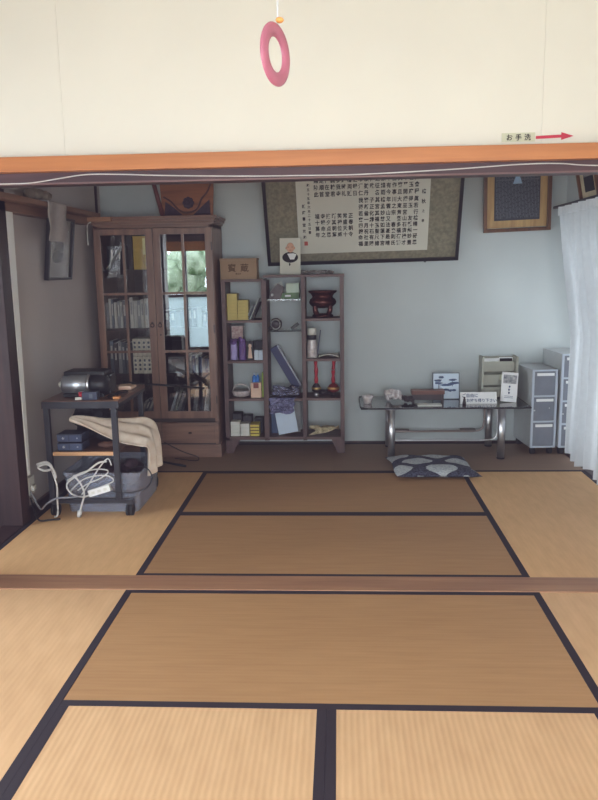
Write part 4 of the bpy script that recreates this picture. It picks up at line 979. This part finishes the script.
# cut glass dish
t = thing('glass_dish', (.25, 2.5, TZ), 'small cut-glass dish at the left end of the glass table', 'dish')
MB().lathe([(.025, 0), (.03, .005), (.036, .035), (.042, .062), (.038, .062), (.028, .02), (.0, .014)], (.262, 2.44, TT), n=12).build('bowl', 'crystal', t)
single('crystal_cluster', (lambda b: [b.ball((.465+random.uniform(-.055, .055), 2.50+random.uniform(-.03, .03), TT+.028+random.uniform(0, .05)), random.uniform(.014, .028), .018, random.uniform(.014, .028), n=8, rough=.2) for _ in range(34)] and b)(MB()), 'crystal', 'pale pinkish crystal cluster ornament on the glass table', 'ornament')
single('pine_cones', (lambda b: [b.ball((.560+random.uniform(-.035, .035), 2.46+random.uniform(-.03, .03), TT+.020+random.uniform(0, .022)), random.uniform(.012, .02), .018, .016, n=8, rough=.25) for _ in range(20)] and b)(MB()), 'darkstone', 'small dark heap of stones beside the crystal cluster', 'stones')
t = thing('wooden_stand', (.71, 2.5, TZ), 'reddish brown wooden stand on dark legs on the glass table', 'stand')
MB().box(.590, .838, 2.46, 2.55, TT+.062, TT+.092, ch=.004).build('top_block', 'redbrown', t)
MB().box(.612, .818, 2.475, 2.535, TT+.018, TT+.0615, ch=.003).build('apron', 'figbrown', t)
for x in (.60, .818):
    MB().box(x, x+.014, 2.468, 2.482, TT, TT+.0615, ch=.002).build('leg', 'figbrown', t)
    MB().box(x, x+.014, 2.528, 2.542, TT, TT+.0615, ch=.002).build('leg', 'figbrown', t)
single('brochure', MB().box(.625, .800, 2.325, 2.41, TT, TT+.006), 'offwhite', 'white booklet lying flat in front of the wooden stand', 'booklet')
t = thing('pine_picture', (.87, 2.60, TZ), 'small picture of dark pine trees standing on the glass table', 'picture')
X = boxT((.868, 2.60, TT), (1, 0, 0), (0, .14, .99), (0, -.99, .14))
MB().box(-.102, .102, 0, .205, -.012, 0, X=X).build('frame', BK['slate'], t)
MB().box(-.097, .097, .006, .199, 0, .0015, X=X).build('sheet', 'whitecool', t)
b = MB()
for (cx, cy, rx) in ((-.06, .145, .028), (-.035, .17, .022), (-.055, .125, .03), (.05, .150, .03), (.065, .125, .035), (.03, .115, .03), (-.005, .110, .04), (.0, .075, .02), (.03, .068, .02), (.06, .07, .015)):
    b.ball((cx, cy, .0016), rx, .009, .0012, n=12, rough=.25, X=X)
b.box(-.058, -.052, .06, .13, .0015, .0024, X=X).box(.045, .050, .10, .14, .0015, .0024, X=X)
b.build('painted_pines', 'bluemark', t)
t = thing('notice_card', (1.08, 2.40, TZ), 'white notice card with Japanese handwriting on the glass table', 'sign')
X = boxT((1.080, 2.405, TT), (1, 0, 0), (0, .25, .968), (0, -.968, .25))
MB().box(-.133, .133, 0, .086, -.003, 0, X=X).box(-.133, .133, -.0, .004, -.04, -.003, X=X).build('card', 'white', t)
MB().text('ご自由に', .030, X @ Matrix.Translation((-.062, .050, .0008)), align='CENTER').text('お持ち帰り下さい', .028, X @ Matrix.Translation((.022, .014, .0008)), align='CENTER').build('lettering', 'bluemark', t)
t = thing('small_figurine', (.965, 2.34, TZ), 'tiny black standing figurine in front of the notice card', 'figurine')
MB().lathe([(.014, 0), (.013, .02), (.009, .036), (.010, .045), (.004, .049)], (.965, 2.345, TT)).build('body', 'figbrown', t)
MB().ball((.965, 2.345, TT+.056), .008).build('head', 'figbrown', t)
t = thing('photo_card', (1.31, 2.45, TZ), 'tall white card with a landscape photo leaning on the glass table', 'card')
X = boxT((1.305, 2.45, TT), (.995, 0, -.09), (.088, .16, .982), (-.02, -.985, .16))
b = MB().box(-.060, .060, 0.005, .225, -.004, 0, X=X)
b.build('card', 'white', t)
MB().box(-.048, .050, .140, .205, 0, .0012, X=X).build('landscape_photo', mat('grey_landscape_photo', (96, 100, 112), .5, var=.7, scale=40, rgb2=(190, 190, 188)), t)
b = MB()
for i, y in enumerate((.118, .095, .072)): b.ball((.0+random.uniform(-.003, .003), y, .0005), .007, .008, .001, X=X, n=8)
for y in (.045, .034): b.box(-.032, .032, y, y+.003, 0, .001, X=X)
b.build('printed_text', 'bluemark', t)
# brochure rack
t = thing('brochure_rack', (1.27, 2.70, TZ), 'khaki plastic three-tier brochure rack at the back of the glass table', 'brochure rack')
for a_ in (1.139, 1.397): MB().box(a_, a_+.016, 2.62, 2.76, TT, .722, ch=.004).build('side_panel', 'khaki', t)
MB().box(1.155, 1.397, 2.745, 2.758, TT, .712).build('back_panel', 'khakid', t)
for i, z in enumerate((.41, .50, .60)):
    MB().box(1.155, 1.397, 2.63+.03*i, 2.64+.03*i, z, z+.078, ch=.002).box(1.155, 1.397, 2.64+.03*i, 2.745, z, z+.006).build('pocket', 'khaki', t)
single('white_leaflet', MB().box(1.170, 1.285, 2.712, 2.716, .607, .70), 'white', 'white leaflet in the top tier of the brochure rack', 'leaflet')
single('black_leaflet', MB().box(1.290, 1.385, 2.712, 2.716, .607, .70).box(1.285, 1.39, 2.7165, 2.7185, .607, .707, m=1), ['ink', 'white'], 'black and white leaflet beside the white one in the rack', 'leaflet')
single('small_note', MB().box(1.275, 1.335, 2.622, 2.626, .545, .585, X=rot((1.30, 2.62, .56), 'X', 0)).box(1.29, 1.32, 2.622, 2.6295, .53, .545), 'label', 'small white note clipped to the middle tier of the rack', 'note')

# ------------------------------------------------------------------ zabuton
b = MB()
cx, cy, hx, hy, th = .690, 2.015, .268, .250, .045
def zt(u, v, s=1):
    a, c = 2*u-1, 2*v-1
    e = (1-abs(a)**5)*(1-abs(c)**5)
    pinch = 1+.05*(abs(a)*abs(c))**2
    x = cx+hx*a*pinch*(1-.04*(1-abs(c)**2)*0); y = cy+hy*c*pinch
    x += -.030*c + .012*math.sin(c*3)
    z = .026+s*(e**.6)*(.042 if s > 0 else .030)*(1 if s > 0 else .8)+(.004*math.sin(a*9)*math.cos(c*8) if s > 0 else 0)
    z = max(z, .001)
    return (x, y, z)
b.grid(lambda u, v: zt(u, v, 1), 48, 48).grid(lambda u, v: zt(u, v, -1), 48, 48)
zm = bpy.data.materials.new('hexagon_cushion_fabric'); zm.use_nodes = True
nt = zm.node_tree; N = nt.nodes; L = nt.links; bs = N['Principled BSDF']
tc = N.new('ShaderNodeTexCoord'); sp = N.new('ShaderNodeSeparateXYZ'); L.new(tc.outputs['Object'], sp.inputs[0])
def mth(op, a, b_=None, c_=None):
    q = N.new('ShaderNodeMath'); q.operation = op
    for i, k in enumerate((a, b_, c_)):
        if k is None: continue
        if isinstance(k, (int, float)): q.inputs[i].default_value = k
        else: L.new(k, q.inputs[i])
    return q.outputs[0]
# staggered rows of flattened hexagons
row = mth('FLOOR', mth('DIVIDE', mth('ADD', sp.outputs[1], .58), .165))
odd = mth('MODULO', row, 2.0)
xx = mth('ADD', mth('ADD', sp.outputs[0], .70), mth('MULTIPLY', odd, .15))
fx = mth('SUBTRACT', mth('MODULO', xx, .30), .15)
fy = mth('SUBTRACT', mth('MODULO', mth('ADD', sp.outputs[1], .58), .165), .0825)
dd = mth('ADD', mth('MULTIPLY', mth('ABSOLUTE', fx), 1/.115), mth('MULTIPLY', mth('MULTIPLY', fy, fy), 1/.0085))
n = N.new('ShaderNodeTexNoise'); n.inputs['Scale'].default_value = 90; L.new(tc.outputs['Object'], n.inputs['Vector'])
msk = mth('LESS_THAN', mth('ADD', dd, mth('MULTIPLY', n.outputs[0], .25)), 1.05)
cellc = mth('FLOOR', mth('DIVIDE', xx, .21))
alt = mth('MODULO', mth('ADD', mth('ADD', cellc, row), 20), 2.0)
cr = N.new('ShaderNodeValToRGB'); L.new(n.outputs[0], cr.inputs[0])
cr.color_ramp.elements[0].position = .35; cr.color_ramp.elements[0].color = (*lin((30, 30, 42)), 1)
cr.color_ramp.elements[1].position = .7; cr.color_ramp.elements[1].color = (*lin((78, 80, 100)), 1)
c2 = N.new('ShaderNodeValToRGB'); L.new(n.outputs[0], c2.inputs[0])
c2.color_ramp.elements[0].position = .3; c2.color_ramp.elements[0].color = (*lin((140, 146, 158)), 1)
c2.color_ramp.elements[1].position = .6; c2.color_ramp.elements[1].color = (*lin((190, 194, 194)), 1)
mx = N.new('ShaderNodeMix'); mx.data_type = 'RGBA'
L.new(mth('MULTIPLY', msk, 1.0), mx.inputs[0]); L.new(cr.outputs[0], mx.inputs[6]); L.new(c2.outputs[0], mx.inputs[7])
L.new(mx.outputs[2], bs.inputs['Base Color']); bs.inputs['Roughness'].default_value = .95
bp = N.new('ShaderNodeBump'); bp.inputs['Strength'].default_value = .7; bp.inputs['Distance'].default_value = .006; L.new(n.outputs[0], bp.inputs['Height']); L.new(bp.outputs[0], bs.inputs['Normal'])
single('floor_cushion', b, zm, 'flat navy floor cushion with pale hexagon pattern before the glass table', 'cushion')

# ------------------------------------------------------------------ filing units
def filing(xa, xb, z1, n, label):
    ya, yb_ = 2.452, 2.845
    t = thing('filing_drawers', ((xa+xb)/2, (ya+yb_)/2, 0), label, 'drawer unit')
    MB().box(xa, xa+.008, ya, yb_, .055, z1, ch=.002).box(xb-.008, xb, ya, yb_, .055, z1, ch=.002).box(xa+.008, xb-.008, ya, yb_, z1-.012, z1).box(xa+.008, xb-.008, ya, yb_, .055, .066).box(xa+.008, xb-.008, yb_-.006, yb_, .066, z1-.012).build('cabinet_body', 'filing', t)
    fb = MB().box(xa+.001, xa+.016, ya-.012, ya, .055, z1).box(xb-.016, xb-.001, ya-.012, ya, .055, z1)
    hh = (z1-.067)/n
    for i in range(n+1): fb.box(xa+.016, xb-.016, ya-.012, ya, .055+i*hh, .067+i*hh)
    fb.build('front_frame', mat('pale_frame_plastic', (184, 192, 204), .4, var=.03), t)
    for i in range(n):
        z = .067+i*hh
        d = MB().box(xa+.0165, xb-.0165, ya-.006, ya+.30, z+.002, z+hh-.014, ch=.003).build('drawer', 'filingdark', t)
        lb = MB().box(xa+.035, xb-.028, ya-.016, ya-.0065, z+hh-.046, z+hh-.026, ch=.002).build('label_holder', 'white', d)
        q = MB()
        for k in range(5): q.box(xa+.05+k*.02, xa+.062+k*.02, ya-.0168, ya-.0162, z+hh-.040, z+hh-.032)
        if i == 1: MB().ball((xb-.055, ya-.008, z+hh*.5), .004).ball((xa+.022, ya-.013, z+hh*.42), .006).build('lock', 'chrome', d)
    for x in (xa+.03, xb-.03):
        for y in (ya+.03, yb_-.04): MB().cyl((x-.015, y, .026), (x+.015, y, .026), .026).box(x-.018, x+.018, y-.014, y+.014, .045, .0545).build('caster', 'rubber', t)
    t.rotation_euler = (0, 0, math.radians(4.5))
    return t
filing(1.458, 1.648, .645, 3, 'grey three-drawer unit on casters to the right of the glass table')
filing(1.668, 1.858, .760, 4, 'taller grey drawer unit half hidden behind the white curtain')

# ------------------------------------------------------------------ light
sc = bpy.context.scene
w = bpy.data.worlds.new('sky'); sc.world = w; w.use_nodes = True
nt = w.node_tree; bg = nt.nodes['Background']
bg.inputs[0].default_value = (.80, .90, 1.0, 1); bg.inputs[1].default_value = 8.0
def area(name, loc, rot_, sx, sy, power, col):
    l = bpy.data.lights.new(name, 'AREA'); l.shape = 'RECTANGLE'; l.size = sx; l.size_y = sy; l.energy = power; l.color = col
    o = bpy.data.objects.new(name, l); COL.objects.link(o); o.location = loc; o.rotation_euler = rot_; return o
area('rear_window_light', (.03, -4.45, 1.25), (math.radians(90), 0, 0), 2.8, 1.6, 56, (1, .98, .96))
area('corridor_window_light', (-3.05, -1.2, 1.05), (0, math.radians(-90), 0), 1.8, 3.4, 30, (1, .98, .97))
area('right_window_light', (2.30, 1.75, .70), (0, math.radians(90), 0), 1.25, 2.0, 26, (.90, .95, 1.0))

# ------------------------------------------------------------------ camera
F, yaw, pitch, roll = 754.2, .0542, .1747, .0167
cam = bpy.data.cameras.new('camera'); co = bpy.data.objects.new('camera', cam); COL.objects.link(co); sc.camera = co
cam.sensor_fit = 'VERTICAL'; cam.sensor_height = 24; cam.lens = 24*F/800; cam.clip_start = .02; cam.clip_end = 60
fw = Vector((-math.sin(yaw)*math.cos(pitch), math.cos(yaw)*math.cos(pitch), -math.sin(pitch)))
r0 = Vector((math.cos(yaw), math.sin(yaw), 0)); d0 = fw.cross(r0)
r1 = r0*math.cos(roll)+d0*math.sin(roll); d1 = -r0*math.sin(roll)+d0*math.cos(roll)
mx = Matrix.Identity(4)
for j in range(3): mx[j][0] = r1[j]; mx[j][1] = -d1[j]; mx[j][2] = -fw[j]
mx.translation = Vector((.0487, -3.1569, 1.4212))
co.matrix_world = mx
sc.view_settings.view_transform = 'Standard'; sc.view_settings.look = 'None'
sc.view_settings.exposure = 0.12
# lens haze of the phone picture: a slightly lifted, bluish black point
sc.view_settings.use_curve_mapping = True
cm = sc.view_settings.curve_mapping
for i, k in enumerate((.014, .0115, .018)):
    cm.curves[i].points[0].location = (0, k)
cm.update()
sc.cycles.use_denoising = True
sc.cycles.max_bounces = 8; sc.cycles.diffuse_bounces = 4; sc.cycles.transparent_max_bounces = 16
sc.cycles.caustics_reflective = False; sc.cycles.caustics_refractive = False
sc.cycles.sample_clamp_indirect = 4
